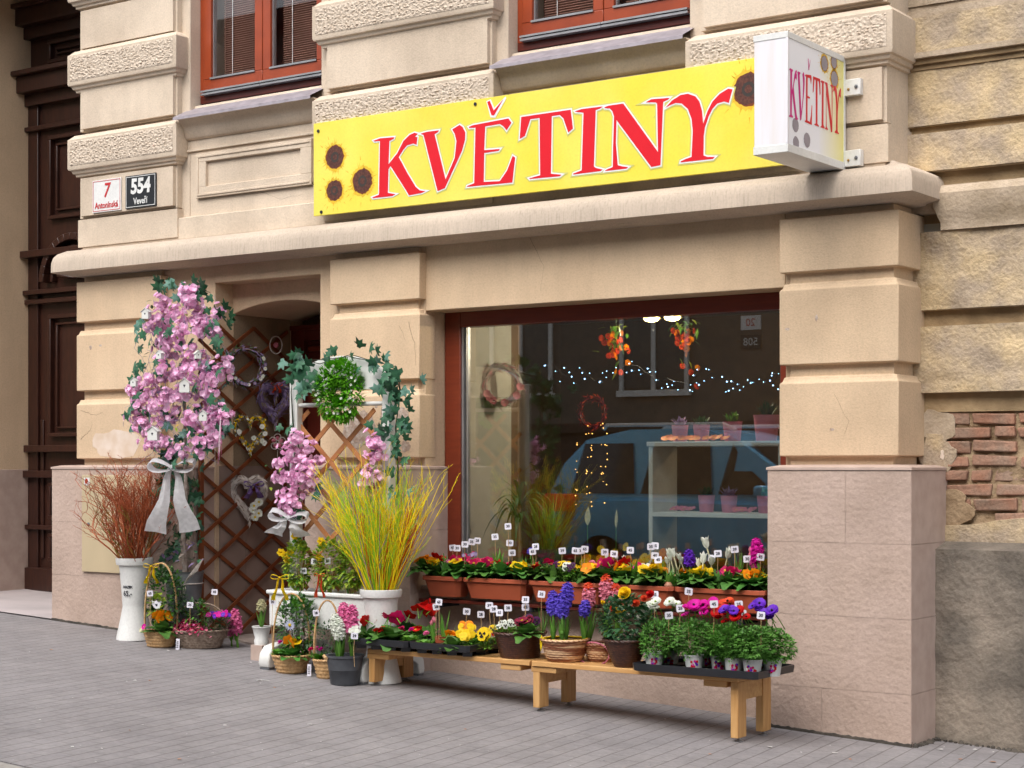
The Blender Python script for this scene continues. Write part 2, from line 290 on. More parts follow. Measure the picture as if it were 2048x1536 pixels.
# inner arch of the doorway
xs=[-5.35+i*(1/14) for i in range(15)]
for i in range(14):
    def az(x): u=(x+4.85)/.5; return 2.655+.02-.075*u*u
    b.add([(xs[i],.38,az(xs[i])),(xs[i+1],.38,az(xs[i+1])),(xs[i+1],.38,2.95),(xs[i],.38,2.95),(xs[i],1.3,az(xs[i])),(xs[i+1],1.3,az(xs[i+1])),(xs[i+1],1.3,2.95),(xs[i],1.3,2.95)],[(0,1,2,3),(1,0,4,5)],plaster_lo)
b.box(-5.6,.95,-.4,-5.35,1.3,2.95,plaster_lo); b.box(-4.35,.95,-.4,-4.1,1.3,2.95,plaster_lo)
part(b,'wall',bevel=.006)
# pilasters below ledge
def pil(x0,x1):
    b=MB(); g=-.045
    pr=[(1.50,g),(1.55,g),(1.556,0),(1.965,0),(1.975,-.012),(2.0,-.02),(2.002,g),(2.068,g),(2.07,0),(2.49,0),(2.50,-.012),(2.525,-.02),(2.528,g),(2.588,g),(2.59,0),(2.893,0),(2.896,g),(2.935,g)]
    b.prof(x0,x1,.13,.3 if x1<-1 else .5,pr,plaster_lo); return part(b,'pilaster',bevel=.005)
pil(-6.744,-5.83); pil(-4.2,-3.43); pil(-.84,-.126)
# plinths: tiles with open joints on a backing
def plinth(x0,x1,yb):
    b=MB(); b.prof(x0+.004,x1-.004,.008,yb,[(-.4,0),(1.478,0)],tile_s)
    zs=[-.4,.28,.68,1.08,1.476]; k=0
    for a,c in zip(zs[:-1],zs[1:]):
        off=(.33,9,9,.47)[k]; xx=[x0]; q=x0+off
        while q<x1-.1: xx.append(q); q+=.9
        xx.append(x1)
        for p,q in zip(xx[:-1],xx[1:]): b.box(p+.0009,0,a+.0009,q-.0009,.02,c-.0009,tile_m)
        b.box(x1-.02,.001,a+.0015,x1+.001,yb,c-.0015,tile_s)
        k+=1
    b.prof(x0,x1,0,yb,[(1.478,.006),(1.492,.006),(1.505,-.05),(1.508,-.16)],tile_s)
    rr=random.Random(int(x0*10)); n=40; xs=[x0-.003+(x1-x0+.006)*i/n for i in range(n+1)]
    b.rings([[(x,-.003,gz(x)-.1),(x,-.003,gz(x)+rr.uniform(.010,.019)),(x,.01,gz(x)+.03),(x,.01,gz(x)-.1)] for x in xs],grime)
    return part(b,'plinth',bevel=0,smooth=False)
plinth(-6.87,-5.36,.5); plinth(-4.31,-3.405,.399); plinth(-.848,0,.62)
# ledge
b=MB(); b.prof(-6.744,-.126,.13,1.0,[(2.935,-.03),(2.94,.035),(2.952,.05),(2.958,.118),(2.966,.134),(3.035,.132),(3.075,.122),(3.105,.10),(3.13,.05),(3.142,-.02),(3.17,-.05)],ledge_m)
part(b,'ledge',ang=60)
# upper storey wall
b=MB()
b.box(-6.72,.2,3.14,-5.60,1.0,ZT,plaster_up); b.box(-4.34,.2,3.14,-2.77,1.0,ZT,plaster_up); b.box(-1.46,.2,3.14,-.20,1.0,ZT,plaster_up)
b.box(-5.60,.2,3.14,-4.34,1.0,3.99,plaster_up); b.box(-2.77,.2,3.14,-1.46,1.0,3.99,plaster_up); b.box(-5.60,.32,3.99,-4.34,1.0,4.135,plaster_up); b.box(-2.77,.32,3.99,-1.46,1.0,4.135,plaster_up)
b.box(-5.60,.2,6.1,-4.34,1.0,ZT,plaster_up); b.box(-2.77,.2,6.1,-1.46,1.0,ZT,plaster_up)
b.box(-6.70,.15,3.14,-.21,.25,3.30,plaster_up)
part(b,'wall',bevel=.006)
def rough_grid(b,x0,x1,z0,z1,y,m,amp=.010,c=.0075,seed=0,axis=0):
    nx=max(2,int((x1-x0)/c)); nz=max(2,int((z1-z0)/c)); vs=[];fs=[]
    for j in range(nz+1):
        for i in range(nx+1):
            x=x0+(x1-x0)*i/nx; z=z0+(z1-z0)*j/nz; e=0 if i in(0,nx) or j in(0,nz) else 1
            n=noise.noise(Vector((x*68+z*25,z*95,seed)))+.5*noise.noise(Vector((x*80,z*90,seed+5)))
            d=y-e*amp*(.25+n)
            vs.append((x,d,z) if axis==0 else (d,x,z))
    for j in range(nz):
        for i in range(nx): a=j*(nx+1)+i; fs.append((a,a+1,a+nx+2,a+nx+1) if axis==0 else (a,a+nx+1,a+nx+2,a+1))
    b.add(vs,fs,m)
def pil_up(x0,x1,left=True,right=True,yb=.3):
    b=MB(); g=-.012
    b.prof(x0,x1,.14,yb,[(3.16,.0),(3.368,0),(3.372,g*2),(3.38,g*2)],plaster_up)
    for z in (3.38,4.04,4.648,5.26):
        zt=z+.31
        b.prof(x0,x1,.14,yb,[(z-.002,g),(zt+.0,g),],plaster_up)
        b.box(x0+.045,.125,z+.012,x1-.03,.16,zt-.012,plaster_up)
    for z in (3.756,4.395,5.03,5.66):
        b.prof(x0,x1,.13,yb,[(z-.07,-.02),(z-.062,.005),(z-.045,.008),(z-.04,.022),(z-.02,.03),(z-.014,.045),(z,.05),(z+.215,.05),(z+.222,.04),(z+.25,.012),(z+.256,-.02)],plaster_up)
        rough_grid(b,x0-.02,x1+.015,z+.018,z+.20,.078,plaster_rough,seed=int(z*10+x0*7))
    return part(b,'pilaster',ang=35)
pil_up(-6.738,-5.67); pil_up(-4.265,-2.85); pil_up(-1.37,-.19,yb=.5)
# window bay mouldings + panels
for x0,x1 in ((-5.62,-4.31),(-2.80,-1.42)):
    b=MB()
    prf=[(3.86,.19),(3.875,.17),(3.93,.15),(3.95,.14),(3.99,.10),(4.0,.085),(4.005,.2)]
    b.rings([[(x,y,z) for z,y in prf]+[(x,.25,4.12),(x,.25,3.86)] for x in (x0,x1)],plaster_up)
    # framed panel
    a,c=x0+.10,x1-.10
    b.box(a,.185,3.43,c,.21,3.455,plaster_up)
    for (q0,w0,q1,w1) in ((a,3.43,c,3.51),(a,3.69,c,3.75)): b.box(q0,.175,w0,q1,.21,w1,plaster_up)
    b.box(a,.1751,3.51,a+.10,.21,3.69,plaster_up); b.box(c-.10,.1751,3.51,c,.21,3.69,plaster_up)
    b.box(a+.015,.168,3.445,c-.015,.18,3.46,plaster_up); b.box(a+.015,.168,3.72,c-.015,.18,3.735,plaster_up); b.box(a+.015,.168,3.46,a+.03,.18,3.72,plaster_up)
    b.box(x0,.183,3.775,x1,.21,3.79,plaster_up)
    part(b,'window_apron',bevel=.003)
    b=MB(); b.add([(x0-.02,.065,4.012),(x1-.01,.065,4.012),(x1-.01,.33,4.145),(x0-.02,.33,4.145),(x0-.02,.063,3.99),(x1-.01,.063,3.99)],[(0,1,2,3),(4,5,1,0)],metal_grey)
    part(b,'window_sill',smooth=False)
# glass
def glass(name,refl,rough=0,tint=(1,1,1,1)):
    m=bpy.data.materials.new(name); m.use_nodes=True;t=m.node_tree;N=t.nodes;N.clear();Lk=t.links.new
    o=N.new('ShaderNodeOutputMaterial');g=N.new('ShaderNodeBsdfGlossy');g.inputs['Roughness'].default_value=rough;tr=N.new('ShaderNodeBsdfTransparent');tr.inputs[0].default_value=tint
    f=N.new('ShaderNodeLayerWeight');f.inputs[0].default_value=.5;pw_=N.new('ShaderNodeMath');pw_.operation='POWER';pw_.inputs[1].default_value=4;Lk(f.outputs['Facing'],pw_.inputs[0])
    ma=N.new('ShaderNodeMath');ma.operation='MULTIPLY_ADD';ma.inputs[1].default_value=.9;ma.inputs[2].default_value=refl;ma.use_clamp=True
    x=N.new('ShaderNodeMixShader');Lk(pw_.outputs[0],ma.inputs[0]);Lk(ma.outputs[0],x.inputs[0]);Lk(tr.outputs[0],x.inputs[1]);Lk(g.outputs[0],x.inputs[2]);Lk(x.outputs[0],o.inputs[0]); return m
glass_m=glass('shop window glass',.17,0,(.85,.87,.85,1)); glass_u=glass('upper window glass',.03)
blind_m=mat('brown venetian blind',(.30,.15,.11),.5,var=.1)
def up_window(x0,x1):
    zb=4.14; w=empty('window',(0,0,0),None,None); w.parent=B
    b=MB(); y=.30
    b.box(x0,y,zb,x1,y+.1,zb+.05,dark_red); b.box(x0,y,zb+.05,x0+.045,y+.1,6.1,orange_wood); b.box(x1-.045,y,zb+.05,x1,y+.1,6.1,orange_wood)
    b.build('window_frame',w,bevel=.004)
    xm=(x0+x1)/2
    for a,c in ((x0+.047,xm-.002),(xm+.002,x1-.047)):
        s=MB(); yy=y-.012
        s.box(a,yy,zb+.085,c,yy+.06,zb+.17,orange_wood); s.box(a,yy,6.02,c,yy+.06,6.1,orange_wood)
        s.box(a,yy,zb+.17,a+.075,yy+.06,6.02,orange_wood); s.box(c-.075,yy,zb+.17,c,yy+.06,6.02,orange_wood)
        so_=s.build('sash',w,bevel=.004)
        s=MB(); s.box(a+.07,yy-.01,zb+.165,c-.07,yy+.0,zb+.178,alu); s.box(a+.07,yy+.02,zb+.178,a+.085,yy+.05,6.02,alu); s.box(a,yy-.03,zb+.052,c,yy+.02,zb+.066,alu); s.box(a,yy-.036,zb+.072,c,yy+.02,zb+.084,alu); s.build('weather_bar',so_)
        s=MB(); s.box(a+.076,yy+.03,zb+.171,c-.076,yy+.034,6.02,glass_u); s.build('pane',so_,smooth=False)
        s=MB()
        z=zb+.19
        while z<6.0: s.add([(a+.09,.40,z),(c-.08,.40,z),(c-.08,.415,z+.012),(a+.09,.415,z+.012)],[(0,1,2,3)],blind_m); z+=.016
        s.box(a+.08,.43,zb+.17,c-.07,.435,6.05,blind_m)
        for q in (.32,.8): s.box(a+(c-a)*q,.392,zb+.18,a+(c-a)*q+.004,.396,6.0,white_p)
        s.build('blind',w,smooth=False)
up_window(-5.60,-4.34); up_window(-2.77,-1.46)
b=MB(); b.box(-5.6,.6,4.1,-4.3,.62,6.2,dark_red); b.box(-2.8,.6,4.1,-1.4,.62,6.2,dark_red); part(b,'room_backing')
# shop window frame + pane
w=empty('window',(0,0,0),None,None); w.parent=B
b=MB(); y0=.40
b.box(-3.43,y0,.70,-3.30,y0+.09,2.515,rust_red); b.box(-.97,y0,.70,-.84,y0+.09,2.515,rust_red); b.box(-3.30,y0,2.415,-.97,y0+.09,2.515,rust_red); b.box(-3.30,y0,.70,-.97,y0+.09,.84,rust_red)
b.build('window_frame',w,bevel=.005)
b=MB(); b.box(-3.30,y0+.015,.84,-3.285,y0+.05,2.415,alu); b.box(-3.27,y0+.03,.84,-3.262,y0+.06,2.415,alu); b.build('glazing_bead',w)
b=MB(); b.box(-3.30,y0+.04,.84,-.97,y0+.052,2.415,glass_m); b.build('pane',w,smooth=False)
b=MB(); b.box(-3.43,.12,.70,-.84,.40,.725,stone_floor); b.build('window_sill',w,bevel=.003)
# white filler and peeled patches on pilasters
def patch(b,cx,cz,y,rx,rz,m,n=26,seed=1,th=.003,amp=.35):
    r=random.Random(seed); ps=[]
    for i in range(n):
        t=2*math.pi*i/n; k=1+amp*noise.noise(Vector((math.cos(t)*1.6,math.sin(t)*1.6,seed)))+r.uniform(-.08,.08); ps.append((cx+rx*k*math.cos(t),cz+rz*k*math.sin(t)))
    b.rings([[(x,y-th,z) for x,z in ps],[(x,y+.004,z) for x,z in ps]],m)
b=MB(); p=at(215,890,.13); patch(b,p.x+.1,1.67,.13,.27,.10,white_stain,seed=3,th=.0012,amp=.25)
part(b,'filler_patch',smooth=False)
b=MB()
for (px,py,rx,rz,sd) in ((715,858,.15,.12,5),(775,835,.07,.09,8),(805,835,.05,.07,12),(811,893,.035,.04,9)):
    p=at(px,py,.13); patch(b,p.x,p.z,.13,rx,rz,mat('bare grey render',(.36,.26,.20),.95,col2=(.5,.42,.36),vs=28,bump=.008,bs=60),seed=sd,th=.002,amp=.35)
part(b,'peeled_patch',smooth=False)
def crack(b,pts,y,r=.0016):
    rr=random.Random(int(pts[0][0]*7)); out=[]
    for (a,c),(d,f) in zip(pts,pts[1:]):
        for k in range(5): t=k/5; out.append((a+(d-a)*t+rr.uniform(-.006,.006),y,c+(f-c)*t+rr.uniform(-.006,.006)))
    b.tube(out,r,r*.4,mat('dark crack line',(.22,.16,.11),.95),3)
b=MB()
crack(b,[(-6.70,1.92),(-6.55,1.885),(-6.42,1.90)],.1295); crack(b,[(-6.70,1.70),(-6.60,1.76),(-6.56,1.84)],.1295); crack(b,[(-3.52,2.44),(-3.47,2.30),(-3.46,2.12)],.1295,.0025); crack(b,[(-3.60,2.42),(-3.53,2.30)],.1295)
crack(b,[(-2.6,2.93),(-2.5,2.75),(-2.53,2.55)],.1998,.0012); crack(b,[(-.5,1.9),(-.42,1.75),(-.46,1.62)],.1295,.001); crack(b,[(-4.9,3.42),(-4.7,3.36),(-4.45,3.38)],.1995,.001)
part(b,'crack')
rr=random.Random(15)
for i in range(14):
    b=MB(); x=rr.choice([rr.uniform(-6.7,-5.9),rr.uniform(-4.1,-3.5),rr.uniform(-.8,-.2)]); patch(b,x,rr.uniform(1.6,1.95) if i%2 else rr.uniform(2.1,2.45),.13,rr.uniform(.006,.016),rr.uniform(.006,.02),MATS['bare grey render'],n=9,seed=i+40,th=.0012,amp=.6)
    part(b,'chip',smooth=False)
# cabinet door on left plinth
b=MB(); p=at(165,950,-.01);q=at(300,1150,-.01); b.box(p.x,-.018,q.z,q.x,.001,p.z,mat('beige cabinet metal',(.52,.42,.27),.45,var=.06,vs=3)); c_=part(b,'meter_cabinet_door',bevel=.004)
b=MB(); b.box(p.x+.03,-.0205,p.z-.075,p.x+.09,-.0175,p.z-.02,white_p); b.rings([[(p.x+.055+.016*math.cos(k*.52),y_,p.z-.045+.019*math.sin(k*.52)) for k in range(12)] for y_ in (-.0225,-.0204)],P['red'])
b.build('sticker',c_)
b=MB(); r_=at(177,1048,-.02); b.blob((r_.x,-.02,r_.z),.012,zinc); b.build('lock',c_)
# shop doorway: door, threshold
b=MB(); b.box(-5.35,1.0,-.2,-5.22,1.08,2.54,dark_red); b.box(-5.22,1.0,2.44,-4.35,1.08,2.54,dark_red); b.box(-5.22,1.04,-.2,-4.35,1.07,2.44,dark_red)
b.box(-5.2,1.02,2.36,-4.37,1.05,2.40,rust_red); b.box(-5.35,.98,2.52,-4.35,1.1,2.556,dark_red)
part(b,'door',bevel=.006)
a1=gr(442,1273);a2=gr(524,1298)
b=MB(); z=.012
b.rings([[(-5.36,.42,gz(-5.36)+k),(a1.x,a1.y,gz(a1.x)+k),(a2.x,a2.y,gz(a2.x)+k),(-4.31,.06,gz(-4.31)+k),(-4.31,.3,gz(-4.31)+k),(-4.75,.32,gz(-4.75)+k),(-5.34,.62,gz(-5.3)+k)] for k in (-.2,.015)],mat('threshold stone',(.33,.27,.24),.7,bump=.003,bs=50))
part(b,'threshold')
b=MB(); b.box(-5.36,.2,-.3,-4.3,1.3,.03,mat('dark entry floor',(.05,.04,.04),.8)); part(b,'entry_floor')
# reveal lining: pink dado and plaster, recess shade put into their darker colours
b=MB(); b.box(-5.352,.51,-.3,-5.342,.99,1.50,mat('shaded entry dado tile',(.30,.225,.19),.6,col2=(.25,.185,.155),vs=6)); b.box(-5.352,.385,1.50,-5.344,.99,2.60,mat('shaded entry plaster',(.30,.22,.14),.85,col2=(.24,.17,.11),vs=3,dirt=.2)); b.box(-5.35,.24,-.2,-5.343,.508,1.50,MATS['shaded entry dado tile']); part(b,'reveal_dado')
# left entrance: jamb, door
b=MB(); b.box(-10.5,.13,-.3,-8.6,1.4,ZT,plaster_lo); b.box(-10.6,.0,-.3,-8.595,1.19,1.47,tile_s); b.box(-8.6,1.3,-.3,-6.7,1.4,ZT,plaster_lo)
b.box(-10.5,.2,5.6,-6.738,1.4,ZT,plaster_lo); b.box(-6.9,.95,-.3,-6.745,1.4,ZT,plaster_lo)
part(b,'entrance_jamb',bevel=.004)
b=MB(); D=brown_door; X0=-8.6; X1=-6.9
b.box(X0,1.22,.2,X1,1.29,5.6,D)
b.box(X0,1.19,.55,X0+.13,1.23,4.7,D); b.box(X0+.15,1.2,.7,X0+.19,1.23,1.9,D)
for z0,z1,y in ((5.20,5.30,1.14),(5.30,5.44,1.05),(4.62,4.72,1.15),(4.72,4.86,1.06),(4.86,4.9,1.0),(5.44,5.48,1.0),(3.30,3.36,1.10),(2.98,3.02,1.13),(2.90,2.94,1.15),(.42,.62,1.15),(1.62,1.68,1.14),(1.40,1.46,1.13),(.95,.99,1.15),(4.40,4.44,1.15)):
    b.box(X0,y,z0,X1,1.23,z1,D)
def frame(x0,x1,z0,z1,y,w=.035):
    b.box(x0,y,z0,x1,1.225,z0+w,D); b.box(x0,y,z1-w,x1,1.225,z1,D); b.box(x0,y,z0+w,x0+w,1.225,z1-w,D); b.box(x1-w,y,z0+w,x1,1.225,z1-w,D)
for z0,z1 in ((3.62,4.34),(4.96,5.16),(1.75,2.8),(.68,.92),(1.04,1.36)):
    frame(X0+.28,X1-.28,z0,z1,1.17); frame(X0+.36,X1-.36,z0+.07,z1-.07,1.19,.02)
# arch with carved shell
for i in range(16):
    t0=math.pi*i/16;t1=math.pi*(i+1)/16;cx=X0+.62
    for r0,r1,y in ((.34,.40,1.12),(.27,.30,1.16)):
        b.rings([[(cx-math.cos(t)*r,yy,3.08+math.sin(t)*r) for r,yy in ((r0,y),(r1,y),(r1,1.23),(r0,1.23))] for t in (t0,t1)],D)
for i in range(9):
    t=math.pi*(i+.5)/9; b.tube([(X0+.62,1.19,3.1),(X0+.62-math.cos(t)*.12,1.14,3.1+math.sin(t)*.12),(X0+.62-math.cos(t)*.2,1.17,3.1+math.sin(t)*.2)],.01,.025,D,6)
part(b,'entrance_door',bevel=.006)
b=MB(); b.add([(-8.6,.0,gz(-8.6)+.006),(-6.87,.0,gz(-6.87)+.012),(-6.87,1.25,gz(-6.87)+.03),(-8.6,1.25,gz(-8.6)+.02)],[(0,1,2,3)],stone_floor); part(b,'doorstep',smooth=False)
# roof-side closing box
b=MB(); b.box(-10.4,1.5,4.0,-.2,8,ZT+.3,plaster_up); b.box(-10.4,5.5,-.3,-.2,8,4.0,plaster_up); part(b,'rear_volume')
# ---------------- neighbouring old house ----------------
NB=empty('old_neighbour_house',(0,0,0),'weathered ochre town house with crumbling plaster and bare brick beside the shop','building')
XE=5.5
b=MB()
def nblk(z0,z1,y,m,rough=.01,pr=None):
    b.box(-.5,y+.005,z0,XE,y+.8,z1,m)
def ngrid(x0,x1,z0,z1,y,m,amp,c=.03,seed=0,hole=None):
    nx=int((x1-x0)/c); nz=max(2,int((z1-z0)/c)); vs=[];fs=[]
    for j in range(nz+1):
        for i in range(nx+1):
            x=x0+(x1-x0)*i/nx; z=z0+(z1-z0)*j/nz
            n=noise.noise(Vector((x*5,z*7,seed)))+.6*noise.noise(Vector((x*22,z*22,seed+3)))+.3*noise.noise(Vector((x*55,z*55,seed+9)))
            vs.append((x,y-amp*n,z))
    for j in range(nz):
        for i in range(nx):
            x=x0+(x1-x0)*(i+.5)/nx; z=z0+(z1-z0)*(j+.5)/nz
            if hole and hole(x,z): continue
            a=j*(nx+1)+i; fs.append((a,a+1,a+nx+2,a+nx+1))
    b.add(vs,fs,m)
# horizontal blocks z0,z1,y,material
for z0,z1,y,m,a in ((1.905,2.275,.44,old_plaster,.012),(2.365,2.80,.44,old_plaster,.014),(2.90,3.05,.42,old_pale,.006),(3.13,3.345,.41,old_plaster,.010),(3.39,3.70,.44,old_plaster,.008),(3.79,3.99,.40,old_plaster,.012),(4.06,4.35,.44,old_pale,.008),(4.42,4.66,.40,old_plaster,.012),(4.72,ZT,.44,old_plaster,.01)):
    b.box(-.6,y+.012,z0,XE,1.2,z1,m); ngrid(-.2,2.2,z0+.002,z1-.002,y,m,a,.022,seed=int(z0*9))
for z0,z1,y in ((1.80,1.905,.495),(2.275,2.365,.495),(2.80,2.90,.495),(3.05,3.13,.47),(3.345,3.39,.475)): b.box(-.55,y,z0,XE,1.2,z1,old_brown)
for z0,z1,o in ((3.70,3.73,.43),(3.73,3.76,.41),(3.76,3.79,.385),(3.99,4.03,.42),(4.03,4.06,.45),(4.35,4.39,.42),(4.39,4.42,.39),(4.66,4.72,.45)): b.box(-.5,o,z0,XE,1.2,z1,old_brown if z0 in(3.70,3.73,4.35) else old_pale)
b.prof(.0,XE,.415,1.2,[(2.80,0),(2.84,.0),(2.88,.015),(2.93,.03),(3.0,.035),(3.04,.01),(3.05,-.03)],old_pale)
b.build('wall',NB,smooth=True,ang=30)
# exposed brick
b=MB(); b.box(-.5,.535,1.0,XE,1.2,1.82,mortar_m); ngrid(-.2,2.2,1.04,1.83,.518,mortar_m,.02,.014,seed=77)
b.build('mortar_bed',NB,ang=30)
b=MB(); rr=random.Random(3); z=1.105; row=0
while z<1.80:
    x=-.12+(row%2)*.13+rr.uniform(-.01,.01)
    while x<2.2:
        L=rr.choice((.25,.255,.12,.25)); y=.505+rr.uniform(-.012,.012)
        if rr.random()>.07:
            c=V(x+L/2,y+.05,z+.032+rr.uniform(-.004,.004)); t=rr.uniform(-.02,.02)
            s0=len(b.v); b.obox(c,V(L-.004,0,t*L),V(0,.11,0),V(-t*.06,0,.058),brick_m)
            for k in range(s0,len(b.v)): b.v[k]=tuple(q+rr.uniform(-.008,.008) for q in b.v[k])
        x+=L+.014
    z+=.078; row+=1
b.build('brickwork',NB,smooth=False,bevel=.007)
# plaster remnants over the brick
b=MB(); patch(b,-.06,1.72,.50,.12,.09,old_pale,seed=21,th=.008,amp=.4); patch(b,-.05,1.55,.50,.09,.13,old_plaster,seed=24,th=.009,amp=.4); patch(b,.0,1.26,.50,.14,.10,mortar_m,seed=22,th=.007,amp=.4); patch(b,.35,1.13,.50,.5,.07,old_plaster,seed=23,th=.02,amp=.4); patch(b,1.0,1.16,.507,.4,.05,old_pale,seed=29,th=.02,amp=.4)
patch(b,-.02,1.56,.49,.012,.03,white_stain,seed=31,th=.003,amp=.5)
b.build('plaster_remnant',NB,smooth=True,bevel=.006,ang=60)
b=MB(); b.rings([[(x,.345,-.4),(x,.345,1.045),(x,.40,1.06),(x,.54,1.10),(x,1.2,1.10),(x,1.2,-.4)] for x in (-.3,XE)],stucco); ngrid(-.02,2.4,-.1,1.045,.338,stucco,.010,.02,seed=50)
b.build('stucco_base',NB,ang=30)
b=MB(); rr=random.Random(9)
for i in range(60):
    x=.0+i*.03; b.blob((x,.325+rr.uniform(-.01,.01),gz(x)+.0),rr.uniform(.01,.022),grime,jit=.4,rnd=rr)
for i in range(12): b.blob((.012,.03+i*.027,gz(0)+.0),rr.uniform(.012,.025),grime,jit=.4,rnd=rr)
b.build('tar_joint',NB)
# ---------------- opposite side of the street (seen in the glass) ----------------
O=empty('opposite_house',(0,0,0),'house across the street mirrored in the shop window, white framed windows','building')
opw=mat('grey beige render',(.15,.13,.11),.9,col2=(.13,.11,.09),vs=.6); opd=mat('dark brown base render',(.06,.045,.038),.9)
b=MB(); b.box(-24,-15,-.6,20,-14.62,2.1,opd); b.box(-24,-15,2.1,20,-14.6,9.6,opw); b.box(-24,-15,2.05,20,-14.5,2.2,opd); b.box(-24,-15,9.6,20,-14.3,9.9,opd); b.box(-24,-22,-.6,20,-15,9.6,opw); b.build('wall',O)
gdark=mat('dark window glass',(.02,.022,.025),.1,spec=.6,var=0)
for x in (-19.0,-16.4,-13.9,-11.3,-6.6,-3.8,-1.0,1.8,4.6,7.4):
    b=MB(); b.box(x,-14.6,2.75,x+1.15,-14.57,4.6,gdark); wn=b.build('window',O)
    b=MB()
    for q in (x-.06,x+.54,x+1.15): b.box(q,-14.57,2.7,q+.07,-14.53,4.65,white_w)
    b.box(x-.1,-14.57,2.62,x+1.26,-14.50,2.72,white_w); b.box(x-.06,-14.569,4.6,x+1.2,-14.53,4.68,white_w); b.build('window_frame',wn)
def text(s,h,m,loc,rot,parent=None,name='lettering',off=.0,sx=1,shear=0,al='CENTER',ext=.0006):
    c=bpy.data.curves.new(name,'FONT'); c.body=s; c.size=h; c.align_x=al; c.align_y='CENTER'; c.offset=off; c.extrude=ext; c.shear=shear; c.resolution_u=3
    o=bpy.data.objects.new(name,c); S.collection.objects.link(o); o.data.materials.append(m)
    me=bpy.data.meshes.new_from_object(o); bpy.data.objects.remove(o)
    me.materials.clear(); me.materials.append(m)
    o=bpy.data.objects.new(name,me); S.collection.objects.link(o); o.location=loc; o.rotation_euler=rot; o.scale=(sx,1,1)
    if parent: o.parent=parent
    return o
plate_b=mat('black enamel',(.012,.013,.016),.3,var=0,spec=.5); red_e=mat('red enamel',(.50,.015,.02),.35,var=0,spec=.5)
for tx,z,bgm,fg in (('20',3.72,white_p,red_e),('508',3.42,plate_b,white_p)):
    b=MB(); b.box(-9.17,-14.6,z-.11,-8.83,-14.58,z+.11,bgm); p=b.build('house_number_plate',O)
    text(tx,.17,fg,(-9.0,-14.577,z),(math.pi/2,0,math.pi),p)
# ---------------- signs ----------------
def curve_mesh(polys,off,ext,m,name):
    c=bpy.data.curves.new(name,'CURVE'); c.dimensions='2D'; c.fill_mode='BOTH'; c.offset=off; c.extrude=ext
    for ps in polys:
        a=sum(p[0]*q[1]-q[0]*p[1] for p,q in zip(ps,ps[1:]+ps[:1]))
        if a<0: ps=ps[::-1]
        sp=c.splines.new('POLY'); sp.points.add(len(ps)-1); sp.use_cyclic_u=True
        for i,(x,y) in enumerate(ps): sp.points[i].co=(x,y,0,1)
    o=bpy.data.objects.new(name,c); S.collection.objects.link(o); me=bpy.data.meshes.new_from_object(o); bpy.data.objects.remove(o)
    me.materials.clear(); me.materials.append(m); return me
L1=(600,160);L2=(1020,140);q=.24414
LET=[(L1,[(605,497),(660,478),(775,468),(770,482),(735,500),(728,690),(800,600),(850,500),(900,450),(940,432),(968,440),(945,465),(965,468),(958,530),(930,520),(880,535),(850,570),(812,632),(880,760),(950,875),(985,905),(1030,910),(1000,925),(895,945),(870,900),(745,705),(728,730),(722,925),(785,935),(760,950),(600,968),(595,962),(650,940),(658,500),(610,503)]),
(L1,[(990,440),(1040,425),(1140,412),(1135,425),(1105,445),(1195,815),(1270,640),(1285,500),(1270,440),(1250,405),(1310,368),(1335,385),(1357,430),(1355,490),(1330,580),(1190,885),(1130,910),(1015,450)]),
(L1,[(1385,385),(1420,370),(1710,315),(1735,350),(1695,412),(1670,380),(1640,360),(1520,380),(1512,575),(1640,565),(1630,580),(1512,598),(1508,835),(1640,828),(1700,740),(1745,622),(1765,635),(1742,840),(1370,875),(1372,868),(1430,845),(1440,390),(1390,392)]),
(L1,[(1537,180),(1557,170),(1590,250),(1668,158),(1592,290),(1572,290)]),
(L2,[(95,385),(500,325),(518,480),(480,512),(440,395),(410,368),(345,378),(338,850),(425,858),(410,870),(165,893),(160,888),(250,862),(245,392),(170,402),(125,540),(82,565)]),
(L2,[(535,338),(590,320),(765,298),(740,315),(705,328),(690,790),(705,802),(760,815),(745,828),(520,856),(522,848),(590,822),(605,350),(540,343)]),
(L2,[(775,305),(810,292),(930,275),(1215,672),(1208,275),(1195,265),(1115,265),(1160,240),(1310,228),(1300,240),(1258,262),(1235,780),(1160,795),(875,410),(870,600),(885,780),(925,790),(970,795),(955,808),(780,828),(785,820),(845,795),(848,600),(855,380),(840,335),(820,315),(780,312)]),
(L2,[(1275,310),(1330,250),(1400,205),(1460,195),(1520,215),(1555,260),(1575,330),(1585,440),(1620,340),(1660,260),(1720,195),(1790,153),(1825,158),(1795,270),(1755,258),(1700,275),(1660,320),(1630,380),(1600,470),(1590,540),(1588,700),(1620,712),(1680,712),(1665,728),(1400,757),(1402,748),(1440,730),(1490,712),(1500,500),(1490,400),(1460,320),(1410,275),(1360,270),(1320,285)])]
YS=.055
POL=[]
for o_,ps in LET: POL.append([(lambda v:(v.x,v.z))(at(o_[0]+x*q,o_[1]+y*q,YS)) for x,y in ps])
yel=mat('yellow sign board',(.80,.69,.12),.4,col2=(.78,.64,.055),vs=1.5,spec=.4,dirt=.05); sgn_red=mat('red sign letter',(.68,.008,.02),.4,var=.03,spec=.4); sgn_w=mat('white letter outline',(.78,.78,.78),.45,var=0); sgn_h=mat('pale grey letter halo',(.60,.58,.16),.45,var=.02)
seedm=mat('dark sunflower centre',(.13,.045,.03),.6,col2=(.06,.022,.017),vs=70); seedr=mat('grey sunflower eye',(.05,.04,.035),.6); petm=mat('ochre sunflower petal print',(.78,.40,.015),.5,var=.1)
SG=empty('shop_sign',(-4.28,YS,3.187),'long yellow fascia sign board reading KVĚTINY in red letters above the ledge','shop sign'); SG.location=(0,0,0)
